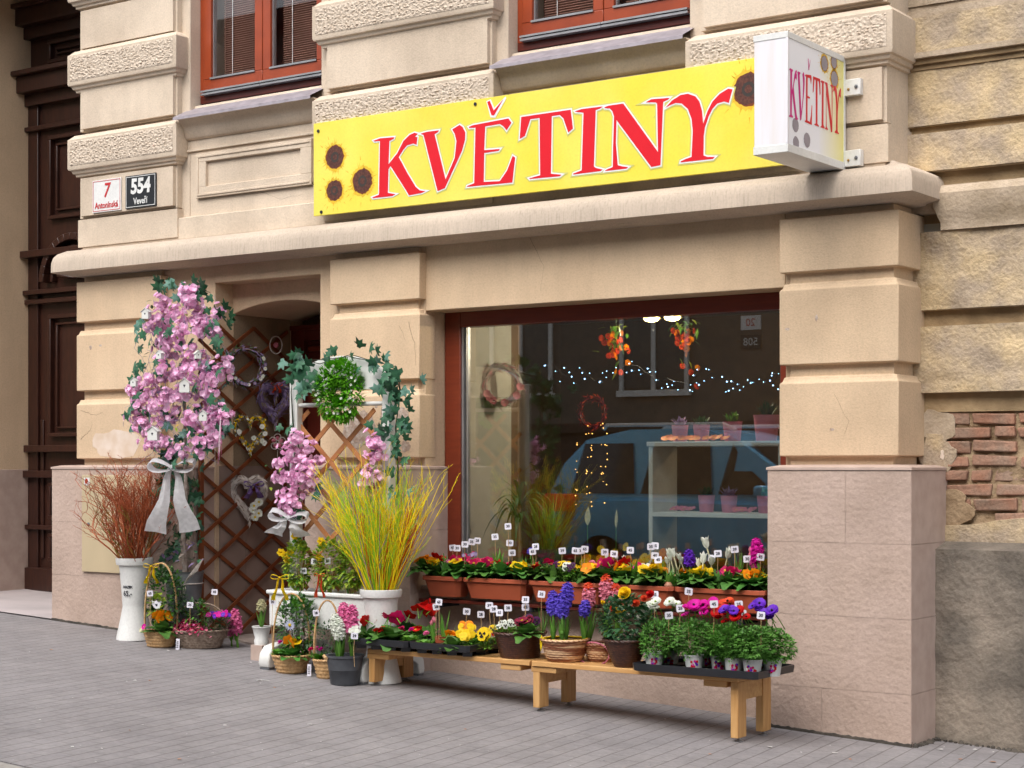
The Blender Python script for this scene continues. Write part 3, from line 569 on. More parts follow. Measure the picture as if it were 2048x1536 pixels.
b=MB(); b.box(-4.28,YS,3.187,-.72,YS+.02,3.812,yel); b.build('board',SG,bevel=.002)
b=MB(); b.box(-4.2,YS+.02,3.24,-4.16,.13,3.76,alu); b.box(-2.6,YS+.02,3.24,-2.56,.15,3.76,alu); b.box(-.9,YS+.02,3.24,-.86,.13,3.76,alu); b.build('mounting_rail',SG)
def lay(polys,off,m,name,yy,par):
    me=curve_mesh(polys,off,.0004,m,name); return inst(name,me,par,(0,yy,0),(math.pi/2,0,0))
names=['letter']*8
for i,ps in enumerate(POL):
    if i==3: continue
    grp=[ps]+([POL[3]] if i==2 else [])
    lay([ps],.011 if i==0 else .017,sgn_h,'letter_halo',YS-.0008-.00006*i,SG); lay([ps],.0085,sgn_w,'letter_outline',YS-.0022-.00006*i,SG)
    if i==2:
        for m_,pv in ((sgn_w,[(1528,172),(1565,158),(1594,228),(1685,135),(1692,150),(1602,308),(1562,306)]),):
            lay([[(lambda v:(v.x,v.z))(at(600+x*q,160+y*q,YS)) for x,y in pv]],0,m_,'letter_outline',YS-.0022,SG)
    lay(grp,0,sgn_red,'letter',YS-.0038,SG)
def sunflower(cx,cz,r,y,par,axis='y',pale=0):
    b=MB(); rr=random.Random(int(cx*100+cz*37)); m1=seedm if not pale else mat('faded grey sunflower print',(.36,.32,.35),.6); m2=seedr if not pale else m1
    def T(x,z,d): return (cx+x,y-d,cz+z) if axis=='y' else (y+d,cx+x,cz+z)
    if not pale or pale==2:
        for i in range(34):
            t=rr.uniform(0,6.28); r0=r*rr.uniform(1.0,1.25); r1=r*rr.uniform(1.3,1.7) if rr.random()<.8 else r*2.1; w=r*rr.uniform(.02,.05)
            if r1>r*2: r0=r*1.7
            o=(math.cos(t),math.sin(t)); s_=(-o[1],o[0])
            b.poly([T(o[0]*r0-s_[0]*w,o[1]*r0-s_[1]*w,.0006),T(o[0]*r1,o[1]*r1,.0006),T(o[0]*r0+s_[0]*w,o[1]*r0+s_[1]*w,.0006)],petm)
    def disk(rad,d,m,n=30,j=.04): b.poly([T(math.cos(2*math.pi*k/n)*rad*(1+rr.uniform(-j,j)),math.sin(2*math.pi*k/n)*rad*(1+rr.uniform(-j,j)),d) for k in range(n)],m)
    if pale!=1: disk(r*1.22,.0005,mat('soft ochre sunflower print',(.80,.52,.04),.5),44,.10)
    if pale!=1: disk(r*1.02,.0008,mat('brown sunflower rim',(.20,.045,.012),.6),40,.07)
    disk(r*.93,.0011,m1); disk(r*.45,.0014,m2)
    if pale!=1: disk(r*.25,.0017,m1)
    b.build('sunflower_print',par,smooth=False)
for (x,y,r) in ((670,314,.078),(725,362,.083),(669,381,.069),(1497,178,.095)):
    p=at(x,y,YS); sunflower(p.x,p.z,r,YS,SG)
for (x,y) in ((637,262),(643,424),(951,208)):
    p=at(x,y,YS); b=MB(); b.rings([[(p.x+.011*math.cos(k),yy,p.z+.011*math.sin(k)) for k in [i*.785 for i in range(8)]] for yy in (YS-.006,YS)],ink); b.build('screw',SG)
# projecting light box
XB=-.43; Y0,Y1=atx(1574,200,XB).y,.105; ZB,ZT2=3.132,3.752
BX=empty('projecting_sign',(0,0,0),'white projecting light box sign with narrow red KVĚTINY letters and brown discs','sign')
sidem=mat('aged white acrylic',(.78,.78,.84),.3,col2=(.74,.70,.70),vs=3,spec=.5,stretch=(6,6,.5)); facem=bpy.data.materials.new('sign face')
facem.use_nodes=True; t=facem.node_tree;N=t.nodes;Lk=t.links.new;pr_=N['Principled BSDF'];tc=N.new('ShaderNodeTexCoord');sx_=N.new('ShaderNodeSeparateXYZ');Lk(tc.outputs['Object'],sx_.inputs[0])
mr=N.new('ShaderNodeMapRange');mr.inputs['From Min'].default_value=-.42;mr.inputs['From Max'].default_value=.12;Lk(sx_.outputs['Y'],mr.inputs[0])
cr=N.new('ShaderNodeValToRGB');cr.color_ramp.elements[0].color=(.86,.87,.92,1);cr.color_ramp.elements[1].color=(.80,.72,.16,1);cr.color_ramp.elements[0].position=.35;Lk(mr.outputs[0],cr.inputs[0]);Lk(cr.outputs[0],pr_.inputs['Base Color']);pr_.inputs['Roughness'].default_value=.3
XL=XB-.19
b=MB(); b.box(XL,Y0,ZB,XB,Y1,ZT2,sidem); b.build('case',BX,bevel=.003)
b=MB(); fr=white_p; g=.004
for a,c,d,e in ((Y0-.003,ZB-.003,Y1+.003,ZB+.04),(Y0-.003,ZT2-.03,Y1+.003,ZT2+.003)): b.box(XL-.004,a,c,XB+.006,d,e,fr)
b.box(XB-.01,Y1-.018,ZB+.04,XB+.006,Y1+.003,ZT2-.03,fr); b.box(XB-.01,Y0-.003,ZB+.04,XB+.006,Y0+.012,ZT2-.03,sidem); b.build('frame',BX,bevel=.002)
b=MB(); b.box(XB-.001,Y0+.012,ZB+.04,XB+.002,Y1-.018,ZT2-.03,facem); b.build('face_panel',BX)
xs_=[p[0] for ps in POL for p in ps]; xm0,xm1=min(xs_),max(xs_)
ya,yb_=atx(1577,200,XB).y,atx(1681,200,XB).y
mag=mat('magenta sign letter',(.62,.01,.22),.4,var=.05)
for i,ps in enumerate(POL):
    zs_=[p[1] for p in ps]
    c=MB(); vals=[]
    zb0=atx(1580,236,XB).z; zt0=atx(1580,134,XB).z; pz0,pz1=3.255,3.66
    pp=[(ya+(x-xm0)/(xm1-xm0)*(yb_-ya), zb0+(z-pz0-.0)/(pz1-pz0)*(zt0-zb0)) for x,z in ps]
    for off,m,d,nm in ((0,mag if i<3 and i!=2 or i==3 else sgn_red,.0034,'letter'),):
        me=curve_mesh([[(y,z) for y,z in pp]],off,.0003,m,nm); o=inst(nm,me,BX,(XB+d,0,0)); o.rotation_euler=(math.pi/2,0,math.pi/2)
for (x,y,r,pl) in ((1648,127,.042,2),(1667,124,.037,2),(1668,158,.045,2),(1590,250,.040,1),(1591,286,.038,1),(1613,280,.042,1)):
    p=atx(x,y,XB); sunflower(p.y,p.z,r,XB+.002,BX,'x',pl)
for zz in (3.58,3.19):
    b=MB(); b.box(XB+.004,.09,zz-.045,XB+.10,.135,zz+.045,white_p); o=b.build('bracket',BX,bevel=.003)
    b=MB(); b.blob((XB+.075,.088,zz),.011,zinc); b.build('screw',o); b=MB(); b.blob((XB+.03,.088,zz-.01),.008,mat('brass screw',(.5,.3,.1),.4,metal=.5)); b.build('screw',o)
# house number plates
for (x0,y0,x1,y1,bg,fg,big,small,lab,bd) in ((187,363,244,427,white_p,red_e,'7','Antonínská','white enamel house number plate 7 Antonínská with red letters',red_e),(253,353,314,415,plate_b,white_p,'554','Veveří','black enamel plate 554 Veveří with white letters',white_p)):
    a=at(x0,(y0+3),.125); c=at(x1,y1,.125); Z1=3.645;Z0=3.403
    T_=empty('house_number_plate',(a.x,.12,Z0),lab,'number plate')
    w=c.x-a.x; h=Z1-Z0
    b=MB(); b.box(0,-.006,0,w,.004,h,bg); b.build('plate',T_,bevel=.0015)
    b=MB(); e=.008
    for q4 in ((e,e,w-e,e+.004),(e,h-e-.004,w-e,h-e),(e,e+.004,e+.004,h-e-.004),(w-e-.004,e+.004,w-e,h-e-.004)): b.box(q4[0],-.0075,q4[1],q4[2],-.005,q4[3],bd)
    b.build('border',T_,smooth=False)
    text(big,.15 if big=='554' else .15,fg,(w/2,-.0078,h*.64),(math.pi/2,0,0),T_,off=.006 if big=='554' else .002,sx=.92,shear=.15 if big=='7' else .05)
    text(small,.066,fg,(w/2,-.0078,h*.20),(math.pi/2,0,0),T_,off=.0012,sx=.86 if big=='554' else .84)
# ---------------- cars parked across (mirrored in the glass) ----------------
tyre=mat('black tyre',(.02,.02,.02),.8,var=.1); rimm=mat('alloy wheel',(.4,.4,.42),.35,metal=.7); cglass=mat('tinted car glass',(.015,.017,.02),.08,var=0,spec=.6); lampr=mat('red tail lamp',(.80,.015,.01),.2,var=0,spec=.6,emit=.6); lampw=mat('clear head lamp',(.6,.6,.62),.15,var=0)
def car(x,y,paint,label,H=1.72,Lc=4.3):
    rt=empty('parked_car',(x,y,gz(x+2)-.14),label,'car','cars parked along the far side of the street'); w=.88
    s=H/1.72
    body=[(0,.45),(.02,.75),(.08,.98),(1.15,1.02),(2.9,.98),(3.7,.9),(4.15,.78),(4.28,.55),(4.28,.3),(3.9,.22),(.3,.22),(.03,.3)]
    body=[(a*Lc/4.3,c*s) for a,c in body]
    ro=[(.10,1.0),(.28,1.35),(.55,1.60),(1.1,1.70),(1.9,1.70),(2.4,1.60),(2.9,1.30),(3.35,.97)]; ro=[(a*Lc/4.3,c*s) for a,c in ro]
    def sect(ps,w0,w1,m,nm):
        b=MB(); zc=sum(p[1] for p in ps)/len(ps); ring=lambda yy,k:[(a+(Lc/2-a)*(1-k)*.3,yy,zc+(c-zc)*k) for a,c in ps]
        b.rings([ring(-w1,.90),ring(-w0,.985),ring(-w0*.8,1),ring(w0*.8,1),ring(w0,.985),ring(w1,.90)],m); return b.build(nm,rt,ang=50)
    sect(body,.84,.90,paint,'body')
    b=MB(); b.rings([[(a,yy*(1-.16*max(0,(c-1.0*s))/(.7*s)),c) for a,c in ro] for yy in (-.84,-.80,.80,.84)],paint); b.build('roof',rt,ang=50)
    b=MB()
    for sd in (-1,1):
        for a0,a1 in ((.42,1.25),(1.32,2.2),(2.27,2.95)):
            a0*=Lc/4.3;a1*=Lc/4.3; zt=min(1.56*s,1.56*s if a1<2.5 else 1.38*s); b.poly([(a0,sd*.858,1.05*s),(a1,sd*.858,1.05*s),(a1-.08 if a1<2.5 else a1-.45,sd*.75,zt),(a0+.12,sd*.75,1.56*s)],cglass)
    b.build('side_windows',rt,smooth=False)
    b=MB(); b.poly([(.145,-.7,1.08*s),(.145,.7,1.08*s),(.29,.62,1.40*s),(.29,-.62,1.40*s)],cglass); k=Lc/4.3; b.poly([(3.28*k,-.72,1.03*s),(3.28*k,.72,1.03*s),(2.52*k,.62,1.56*s),(2.52*k,-.62,1.56*s)],cglass); b.build('windscreen',rt,smooth=False)
    for sd in (-1,1):
        b=MB(); b.obox((.24,sd*.80,.95*s),V(.50,0,.0),V(0,.24,0),V(0,0,.19),lampr); b.build('tail_lamp',rt,bevel=.02)
        b=MB(); b.obox((Lc*.965,sd*.62,.70*s),V(.2,0,0),V(0,.4,0),V(0,0,.14),lampw); b.build('headlight',rt,bevel=.02)
        b=MB(); b.tube([(.7*k,sd*.62,1.71*s),(.75*k,sd*.63,1.75*s),(2.2*k,sd*.63,1.745*s),(2.35*k,sd*.62,1.68*s)],.022,.022,white_p,6); b.build('roof_rail',rt)
        b=MB(); b.obox((2.85*k,sd*.98,1.08*s),V(.12,0,0),V(0,.2,0),V(0,0,.13),paint); b.build('mirror',rt,bevel=.03)
        for a in (.85,3.45):
            b=MB(); pr=[(.2,-.1),(.32,-.1),(.335,-.07),(.335,.07),(.32,.1),(.2,.1)]; b.lathe(pr,tyre,28); o=b.build('wheel',rt); o.location=(a*k,sd*.80,.335); o.rotation_euler=(math.pi/2,0,0)
            b=MB(); b.lathe([(.02,-.09),(.21,-.085),(.21,.085),(.02,.09)],rimm,20); b.build('rim',o)
blue=mat('metallic blue car paint',(.16,.52,.82),.15,var=.05,metal=.1,spec=.6); silv=mat('silver blue car paint',(.5,.58,.65),.25,var=.05,metal=.5); 
car(-7.2,-7.0,blue,'metallic blue estate car mirrored in the shop window, roof rails on top',1.80,4.2)
car(-12.6,-7.1,silv,'silver blue hatchback parked behind the blue car in the mirrored street',1.5,4.1)
# ---------------- shop interior ----------------
SH=empty('shop_room',(0,0,0),'dim flower shop room seen through the glass, cream side wall','room'); SH['kind']='structure'
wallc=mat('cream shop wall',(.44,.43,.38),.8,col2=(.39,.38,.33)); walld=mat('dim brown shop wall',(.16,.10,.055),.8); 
yl=1.13
b=MB(); b.box(-3.47,.49,.2,-3.405,yl,2.8,wallc); b.box(-5.3,yl,.2,-3.405,yl+.1,2.8,walld); b.box(-5.4,yl,.2,-5.3,4.6,2.8,walld); b.box(-5.4,4.6,.2,1.2,4.7,2.8,walld); b.box(-.84,.49,.2,-.80,1.1,2.8,wallc); b.box(1.2,1.0,.2,1.3,4.7,2.8,walld); b.box(-.8,1.0,.2,1.3,1.1,2.8,walld); b.box(-5.4,.49,2.8,1.3,4.7,2.85,wallc); b.box(-5.4,.49,.15,1.3,4.7,.2,mat('shop floor',(.12,.09,.07),.4))
b.box(-3.4,.49,.70,-.84,.95,.74,wallc)
b.build('room_shell',SH)
LAMP=mat('glowing lamp',(1,.72,.25),.5,var=0,emit=14); LED=mat('cold white bulb',(.35,.65,1),.5,var=0,emit=8); warmled=mat('warm golden bulb',(1,.5,.12),.5,var=0,emit=3)
for i,(x,y) in enumerate(((1303,636),(1345,634),)):
    p=at(x,y,1.35); o=empty('ceiling_spotlight',p,('lit warm ceiling spotlight nearer the window centre','lit warm ceiling spotlight, smaller, beside the first')[i],'lamp','lit spotlights in the shop')
    b=MB(); b.lathe([(.012,-.026),(.04,-.018),(.052,.0),(.045,.012)],LAMP,16,sx=1.1); b.build('bulb',o); b=MB(); b.lathe([(.03,.012),(.035,.05),(.012,.06),(.012,2.8-p.z)],white_p,12); b.build('housing',o)
    l=bpy.data.lights.new('spot','POINT'); l.energy=14; l.color=(1,.84,.62); l.shadow_soft_size=.008; lo=bpy.data.objects.new('spotlight_glow',l); S.collection.objects.link(lo); lo.parent=o; lo.location=(0,0,-.08)
l=bpy.data.lights.new('added rear shop lamp','POINT'); l.energy=16; l.color=(1,.7,.4); l.shadow_soft_size=.01  # extra lamp added out of view, lighting the back of the shop
o=empty('added_rear_lamp',(-.7,3.0,2.7),'added warm lamp, unseen, deep inside the shop','lamp'); b=MB(); b.lathe([(.02,-.03),(.05,0),(.03,.03)],LAMP,14); b.build('bulb',o); lo=bpy.data.objects.new('lamp_glow',l); S.collection.objects.link(lo); lo.parent=o; lo.location=(0,0,-.15)
# string of cold bulbs
pts=[(1097,718),(1118,740),(1128,750),(1140,756),(1155,733),(1170,745),(1190,762),(1210,750),(1225,742),(1240,735),(1262,730),(1275,731),(1290,744),(1305,752),(1315,768),(1335,756),(1348,762),(1368,765),(1380,771),(1397,748),(1400,760),(1415,752),(1425,745),(1440,758),(1452,770),(1462,782),(1475,782),(1488,775),(1505,760),(1520,772),(1535,758),(1545,768),(1558,745)]
b=MB(); P3=[at(x,y,.95) for x,y in pts]
b.tube(P3,.0018,.0018,ink,3)
o=empty('string_lights',(0,0,0),'string of cold white fairy lights hung across the shop window','string lights'); b.build('cable',o)
rr=random.Random(4); b=MB()
for p in P3:
    for k in range(2): b.blob((p.x+rr.uniform(-.05,.05),p.y,p.z+rr.uniform(-.05,.03)),rr.uniform(.002,.0042),LED,n=5)
b.build('bulbs',o,kind=None)
b=MB()
for k in range(44):
    p=at((1152,1175,1182,1204,1212)[k%5]+rr.uniform(-3,3),rr.uniform(835,1015),1.5); b.blob(p,rr.uniform(.0025,.0045),warmled,n=5)
o=b.build('golden_string_lights',None,label='golden fairy lights hanging in a curtain behind the glass near the window middle',cat='string lights')
# white shelf with pink pots
zs1=at(1300,893,.95).z; zs2=at(1300,1033,.95).z; xs0=at(1297,900,.95).x
sh=empty('display_shelf',(xs0,.95,.74),'white display shelf of pink flower pots behind the shop window','shelf')
b=MB(); hh=zs1-.74; wS=1.35
b.box(0,0,0,.03,.32,hh,white_w); b.box(wS,0,0,wS+.03,.32,hh,white_w); b.build('side_panel',sh,bevel=.003)
b=MB(); b.box(-.01,-.01,hh,wS+.04,.33,hh+.03,white_w); b.build('top_shelf',sh,bevel=.003); b=MB(); b.box(.03,0,zs2-.74,wS,.32,zs2-.71,white_w); b.build('shelf_board',sh,bevel=.003)
b=MB(); b.box(.93,.0,.0,.955,.02,hh,white_w); b.build('front_post',sh)
pinkpot=mat('pink ceramic pot',(.62,.22,.30),.4,var=.05); 
def pot_mesh(m,r=.055,h=.11): b=MB(); b.lathe([(r*.8,0),(r,h),(r*1.03,h),(r*.93,h-.008),(r*.85,h-.01)],m,20); return b.mesh('pot')
def tuft(mat_,n,L,w,spread=.5,bend=.4,rnd=None,m2=None,pt=.55):
    b=MB(); r=rnd or R
    for i in range(n):
        t=r.uniform(0,6.28); e=r.uniform(.1,1)*spread; b.leaf((r.uniform(-.02,.02),r.uniform(-.02,.02),0),(math.cos(t)*e,math.sin(t)*e,1),L*r.uniform(.6,1.1),w*r.uniform(.7,1.2),mat_ if not m2 or r.random()<.6 else m2,bend,pt=pt)
    return b
shelfpots=[(1357,868,0),(1400,866,0),(1462,862,1),(1530,858,2),(1410,1005,0),(1455,1005,1),(1528,1003,2)]
for i,(x,y,k) in enumerate(shelfpots):
    p=at(x,y,1.08); z=zs1+.03 if y<900 else zs2+.03; sc=(1,1.15,1.5)[k] if y<900 else 1
    o=empty('potted_plant',(p.x,1.1,z),['small pink pot with purple heather, first on the top shelf','small pink pot with grey foliage, second on the top shelf','wider pink pot of green leaves, third on the top shelf','largest pink pot at the top shelf end behind the pillar','pink pot with dark succulent on the lower shelf','pink pot of silvery lavender in the middle of the lower shelf','pink pot with spiky aloe at the lower shelf end'][i],'potted plant','pink pots on the white shelf')
    inst('pot',kit('pkp',lambda:pot_mesh(pinkpot)),o,sc=sc)
    b=tuft([P['lilac'],G['dark'],G['fresh'],G['dark'],G['dark'],P['lilac'],G['fresh']][i],40,.09*sc,.02,.9,.2,random.Random(i)); f=b.build('foliage',o); f.location=(0,0,.1*sc)
for i,(x,y) in enumerate(((1345,885),(1375,885),(1430,884),(1360,1027),(1490,1026))):
    p=at(x,y,1.0); b=MB(); 
    for k in range(4): b.flower((k*.04-.06,R.uniform(-.02,.03),.02),(R.uniform(-.4,.4),-.5,1),.035,5,P['orange'] if y<900 else P['rosep'],.2,P['eye'])
    o=b.build('silk_flower',None,label=['orange silk lily lying at the white shelf corner','second orange silk lily on the top shelf','third orange silk lily between the pink pots','salmon silk flower at the lower shelf start','salmon silk flower between lower shelf pots'][i],cat='silk flower',group='silk flowers on the white shelf'); o.location=(p.x,1.0,(zs1 if y<900 else zs2)+.03)
def wreath(b,r,tr,m,ms,n=400,seed=1,L=.05,w=.01,flat=.5,shape='round',core=True):
    rr=random.Random(seed)
    def C(t):
        if shape=='round': return V(math.cos(t)*r,0,math.sin(t)*r)
        x=16*math.sin(t)**3/17; y=(13*math.cos(t)-5*math.cos(2*t)-2*math.cos(3*t)-math.cos(4*t))/15
        return V(x*r,0,y*r*1.15)
    if core: b.tube([C(2*math.pi*i/32) for i in range(33)],tr*.75,tr*.75,m,8)
    for i in range(n):
        t=rr.uniform(0,6.283); c=C(t); tg=(C(t+.05)-c).normalized(); a=rr.uniform(0,6.28); o=(c.normalized()*math.cos(a)+V(0,-abs(math.sin(a)),0))
        b.leaf(c+o*tr*.7,(tg*rr.uniform(.3,1)*rr.choice((-1,1))+o*flat),L*rr.uniform(.6,1.2),w,rr.choice(ms),.1,up=o)
    return C
p=at(1000,770,.66); b=MB(); C=wreath(b,.125,.035,wick_w,[wick_w,wick_w,P['rosep'],wick_g],320,3,.06,.006,.35)
for k in range(7): t=R.uniform(3.3,6.2); b.flower(C(t)+V(0,-.04,0),(0,-1,.1),.028,5,P['rosep'],.3)
wr=b.build('wreath',None,label='white twig wreath with pink flowers on the cream wall inside the window',cat='wreath'); wr.location=atx(1002,770,-3.33); wr.rotation_euler=(0,0,math.radians(48))
# hanging orange flowers by the lamps
for i,(x,y) in enumerate(((1232,650),(1372,640))):
    p=at(x,y,1.0); b=MB(); rr=random.Random(i+60)
    for k in range(60):
        q_=V(rr.gauss(0,.045),rr.gauss(0,.03),-abs(rr.gauss(0,.13)))
        if k%3==0 or q_.z>-.06: b.leaf(q_,(rr.uniform(-1,1),rr.uniform(-1,.2),rr.uniform(-1,.6)),.06,.022,G['vari' if k%2 else 'fresh'],.3)
        else: b.flower(q_,(rr.uniform(-1,1),-1,rr.uniform(-.5,.3)),.022,5,P['orange'] if k%2 else P['coral'],.3)
    b.tube([(0,0,.0),(0,0,2.8-p.z)],.003,.003,G['dark'],4)
    o=b.build('hanging_silk_flowers',None,label=('long bunch of orange silk flowers hanging below the first spotlight','shorter bunch of orange silk flowers hanging beside the second spotlight')[i],cat='silk flowers'); o.location=p
# plants behind the glass
def plant(name,loc,label,cat,build,group=None,pn='foliage'):
    o=empty(name,loc,label,cat,group); return o
o=plant('palm',at(1040,1085,.75),'dark arching dracaena with strap leaves inside the window, by the wreath','plant',None)
b=MB(); rr=random.Random(5)
for i in range(34):
    t=rr.uniform(0,6.28); b.leaf((rr.uniform(-.02,.02),rr.uniform(-.02,.02),.12+rr.uniform(0,.15)),(math.cos(t),math.sin(t)*.5,rr.uniform(.7,1.8)),rr.uniform(.3,.5),.028,G['dark'],rr.uniform(.5,1.1),pt=.8,n=7)
b.build('foliage',o); b=MB(); b.tube([(0,0,-.2),(0,0,.25)],.012,.01,stick_m,6); b.build('stem',o)
inst('pot',kit('dpot',lambda:pot_mesh(tubm,.09,.16)),o,(0,0,-.3))
o=plant('silk_grass',at(1095,1085,.78),'bushy yellow green silk grass inside the window next to the dracaena','plant',None)
b=MB()
for i in range(240):
    t=rr.uniform(0,6.28); b.leaf((rr.uniform(-.05,.05),rr.uniform(-.03,.03),-.05),(math.cos(t)*rr.uniform(0,.9),math.sin(t)*.4,1),rr.uniform(.25,.46),.008,rr.choice([G['vari'],G['bulb'],G['ane'],P['maroon'] if i%5==0 else G['bulb']]),rr.uniform(.0,.5),pt=.8,n=4)
b.build('foliage',o); inst('pot',kit('dpot',None),o,(0,0,-.2))
for i,(x,y) in enumerate(((1175,1035),(1232,1040))):
    p=at(x,y,.70); o=empty('peace_lily',p,('taller white peace lily bloom on the window display','narrow white peace lily bloom right of its taller neighbour')[i],'flower','peace lily blooms')
    b=MB(); b.leaf((0,0,-.05),(.05,0,1),.12,.045 if i==0 else .022,P['cream'],.0,up=(0,-1,0),pt=.8,n=6); b.build('bloom',o); b=MB(); b.tube([(0,0,-.3),(0,0,-.05)],.003,.003,G['bulb'],5); b.build('stem',o)
b=MB(); 
for i in range(420):
    x=-3.2+rr.random()*2.3; b.leaf((x,rr.uniform(.55,.9),.76),(rr.uniform(-1,1),rr.uniform(-.6,.6),1),rr.uniform(.08,.2),.018,rr.choice([G['dark'],G['dark'],G['prim'],G['ane']]),rr.uniform(.1,.7))
for i in range(36):
    x=-2.45+rr.random()*.6; b.flower((x,rr.uniform(.55,.8),.86+rr.uniform(-.05,.12)),(rr.uniform(-.5,.5),-1,.3),.03,6,P['yellow'] if i%2 else P['orange'],.2)
o=b.build('greenery',None,label='low dark greenery and yellow blooms massed behind the shop glass',cat='greenery',kind='stuff')
b=MB(); wreath(b,.11,.02,dark_red,[P['maroon'],P['coral']],160,9,.04,.01); o=b.build('wreath',None,label='dim red wreath hanging deeper in the shop behind the glass',cat='wreath'); o.location=at(1185,825,2.2)
# ================= small object kits =================
PL=[]   # (object location, short description) for the price cards
def tops(zz): return zz
BT=.385   # bench top height
def hyac_spike(m,h=.11,r=.024,n=52,seed=0,top=None):
    rr=random.Random(seed); b=MB()
    b.tube([(0,0,-.10),(0,0,h)],.006,.004,G['bulb'],6)
    n=46
    for i in range(n):
        f=(i+.5)/n; t=i*2.4; w=(1-.5*f**3.5)*(.85+.3*min(1,f*6)); o=V(math.cos(t),math.sin(t),0)
        b.flower(o*r*.55*w+V(0,0,f*h),o+V(0,0,.25+.6*f*f),r*.85*w+.005,6,m if not(top and f>.8) else top,-.25,None,rnd=rr,wd=.5,notch=-.15,base=.0)
    return b.mesh('flower_spike')
def cards():
    b=MB()
    b.rings([[(x,-.0006,z) for x,z in ((-.016,-.018),(.016,-.018),(.020,-.014),(.020,.014),(.016,.018),(-.016,.018),(-.020,.014),(-.020,-.014))],[(x,.0006,z) for x,z in ((-.016,-.018),(.016,-.018),(.020,-.014),(.020,.014),(.016,.018),(-.016,.018),(-.020,.014),(-.020,-.014))]],card_w); return b.mesh('card')
NUM={}
for s_ in ('35','30','28','45','65','39'):
    o=text(s_,.021,ink,(0,0,0),(0,0,0),off=.0006,sx=1); NUM[s_]=o.data; bpy.data.objects.remove(o)
TAGS=[]
def price(px,py,Y,zb,rnd=R,sc=1.1,num=None):
    p=at(px,py,Y); o=empty('price_tag',(p.x,Y,zb),'x','price tag',None,rz=rnd.uniform(.2,.65)); h=p.z-zb
    inst('card',kit('card',cards),o,(0,0,h),(rnd.uniform(-.12,.12),rnd.uniform(-.12,.12),0),sc)
    c=inst('number',NUM[num or rnd.choice(list(NUM))],o.children[0],(0,-.0012,0),(math.pi/2,0,0))
    b=MB(); b.tube([(0,.001,-.01),(rnd.uniform(-.006,.006),.0015,h*.5),(0,.0015,h-.01)],.0016,.0016,stick_m,5); b.build('stick',o)
    TAGS.append(o); return o
def prim_leaves(seed,n=20,L=.085,m='prim'):
    rr=random.Random(seed); b=MB()
    for i in range(n):
        t=i*2.4+rr.uniform(-.3,.3); e=.5+1.0*(i/n); up=1.1-.9*(i/n)
        b.leaf((0,0,0),(math.cos(t)*e,math.sin(t)*e,up),L*rr.uniform(.75,1.15),L*.60*rr.uniform(.85,1.15),G[m],rr.uniform(.1,.5),pt=1.15,n=6,fold=.25,tip=.35)
    return b.mesh('foliage')
def prim_fl(c,seed,eye='eye',k=5,r=.023):
    rr=random.Random(seed); b=MB(); b.flower((0,0,0),(0,0,1),r,k,c,.12,P[eye] if eye else None,.26,rnd=rr,wd=1.12,notch=.16,base=.02,j=.12)
    b.tube([(0,0,-.04),(0,0,0)],.0015,.0015,G['fresh'],4); return b.mesh('flower')
def primula(p,col,label,short,n=7,spread=.033,h=.052,sc=1,eye='eye',group=None,col2=None,leafm='prim'):
    sc*=1.42; o=empty('primula',p,label,'primula',group,rz=R.uniform(0,6))
    inst('foliage',kit(('pl',R.randrange(4),leafm),lambda s=R.randrange(999):prim_leaves(s,m=leafm)),o,sc=sc)
    for i in range(n):
        t=i*2.4; rr_=spread*math.sqrt((i+.3)/n)*sc; c=col2 if col2 and i%3==0 else col
        ax=(math.cos(t)*rr_*12,math.sin(t)*rr_*12)
        inst('flower',kit(('pf',c,R.randrange(2),eye),lambda:prim_fl(P[c],R.random(),eye)),o,(math.cos(t)*rr_,math.sin(t)*rr_,(h+R.uniform(-.006,.006)-rr_*.25)*sc),(.55+(-ax[1])*1.9,ax[0]*1.9,R.uniform(0,6)),sc*R.uniform(.9,1.15))
    PL.append((Vector(p)+V(0,0,.05),short)); return o
def bulb_leaves(seed,n=6,L=.13,w=.022,sp=.25,m='bulb',bend=.08):
    rr=random.Random(seed); b=MB()
    for i in range(n):
        t=i*2.4; b.leaf((math.cos(t)*.008,math.sin(t)*.008,0),(math.cos(t)*sp*rr.uniform(.5,1.4),math.sin(t)*sp*rr.uniform(.5,1.4),1),L*rr.uniform(.75,1.1),w*rr.uniform(.8,1.2),G[m],bend*rr.uniform(.3,2),pt=.35,n=5,fold=.35)
    return b.mesh('foliage')
def hyacinth(p,spikes,col,label,short,leafn=7,L=.14,group=None,top=None,sp=.25):
    o=empty('hyacinth',p,label,'hyacinth',group)
    for i,(dx,dy,dz,h) in enumerate(spikes):
        c=col[i] if isinstance(col,list) else col
        inst('flower_spike',kit(('hy',c,i%2,top),lambda:hyac_spike(P[c],seed=i,top=P[top] if top else None)),o,(dx,dy,dz),(R.uniform(-.12,.12),R.uniform(-.15,.15),R.uniform(0,6)),(h/.11*.6+.75,)*2+(h/.11,))
        inst('foliage',kit(('bl',leafn,L,i%3),lambda:bulb_leaves(i+3,leafn,L,sp=sp)),o,(dx,dy,0),(0,0,R.uniform(0,6)))
    PL.append((Vector(p)+V(0,0,.1),short)); return o
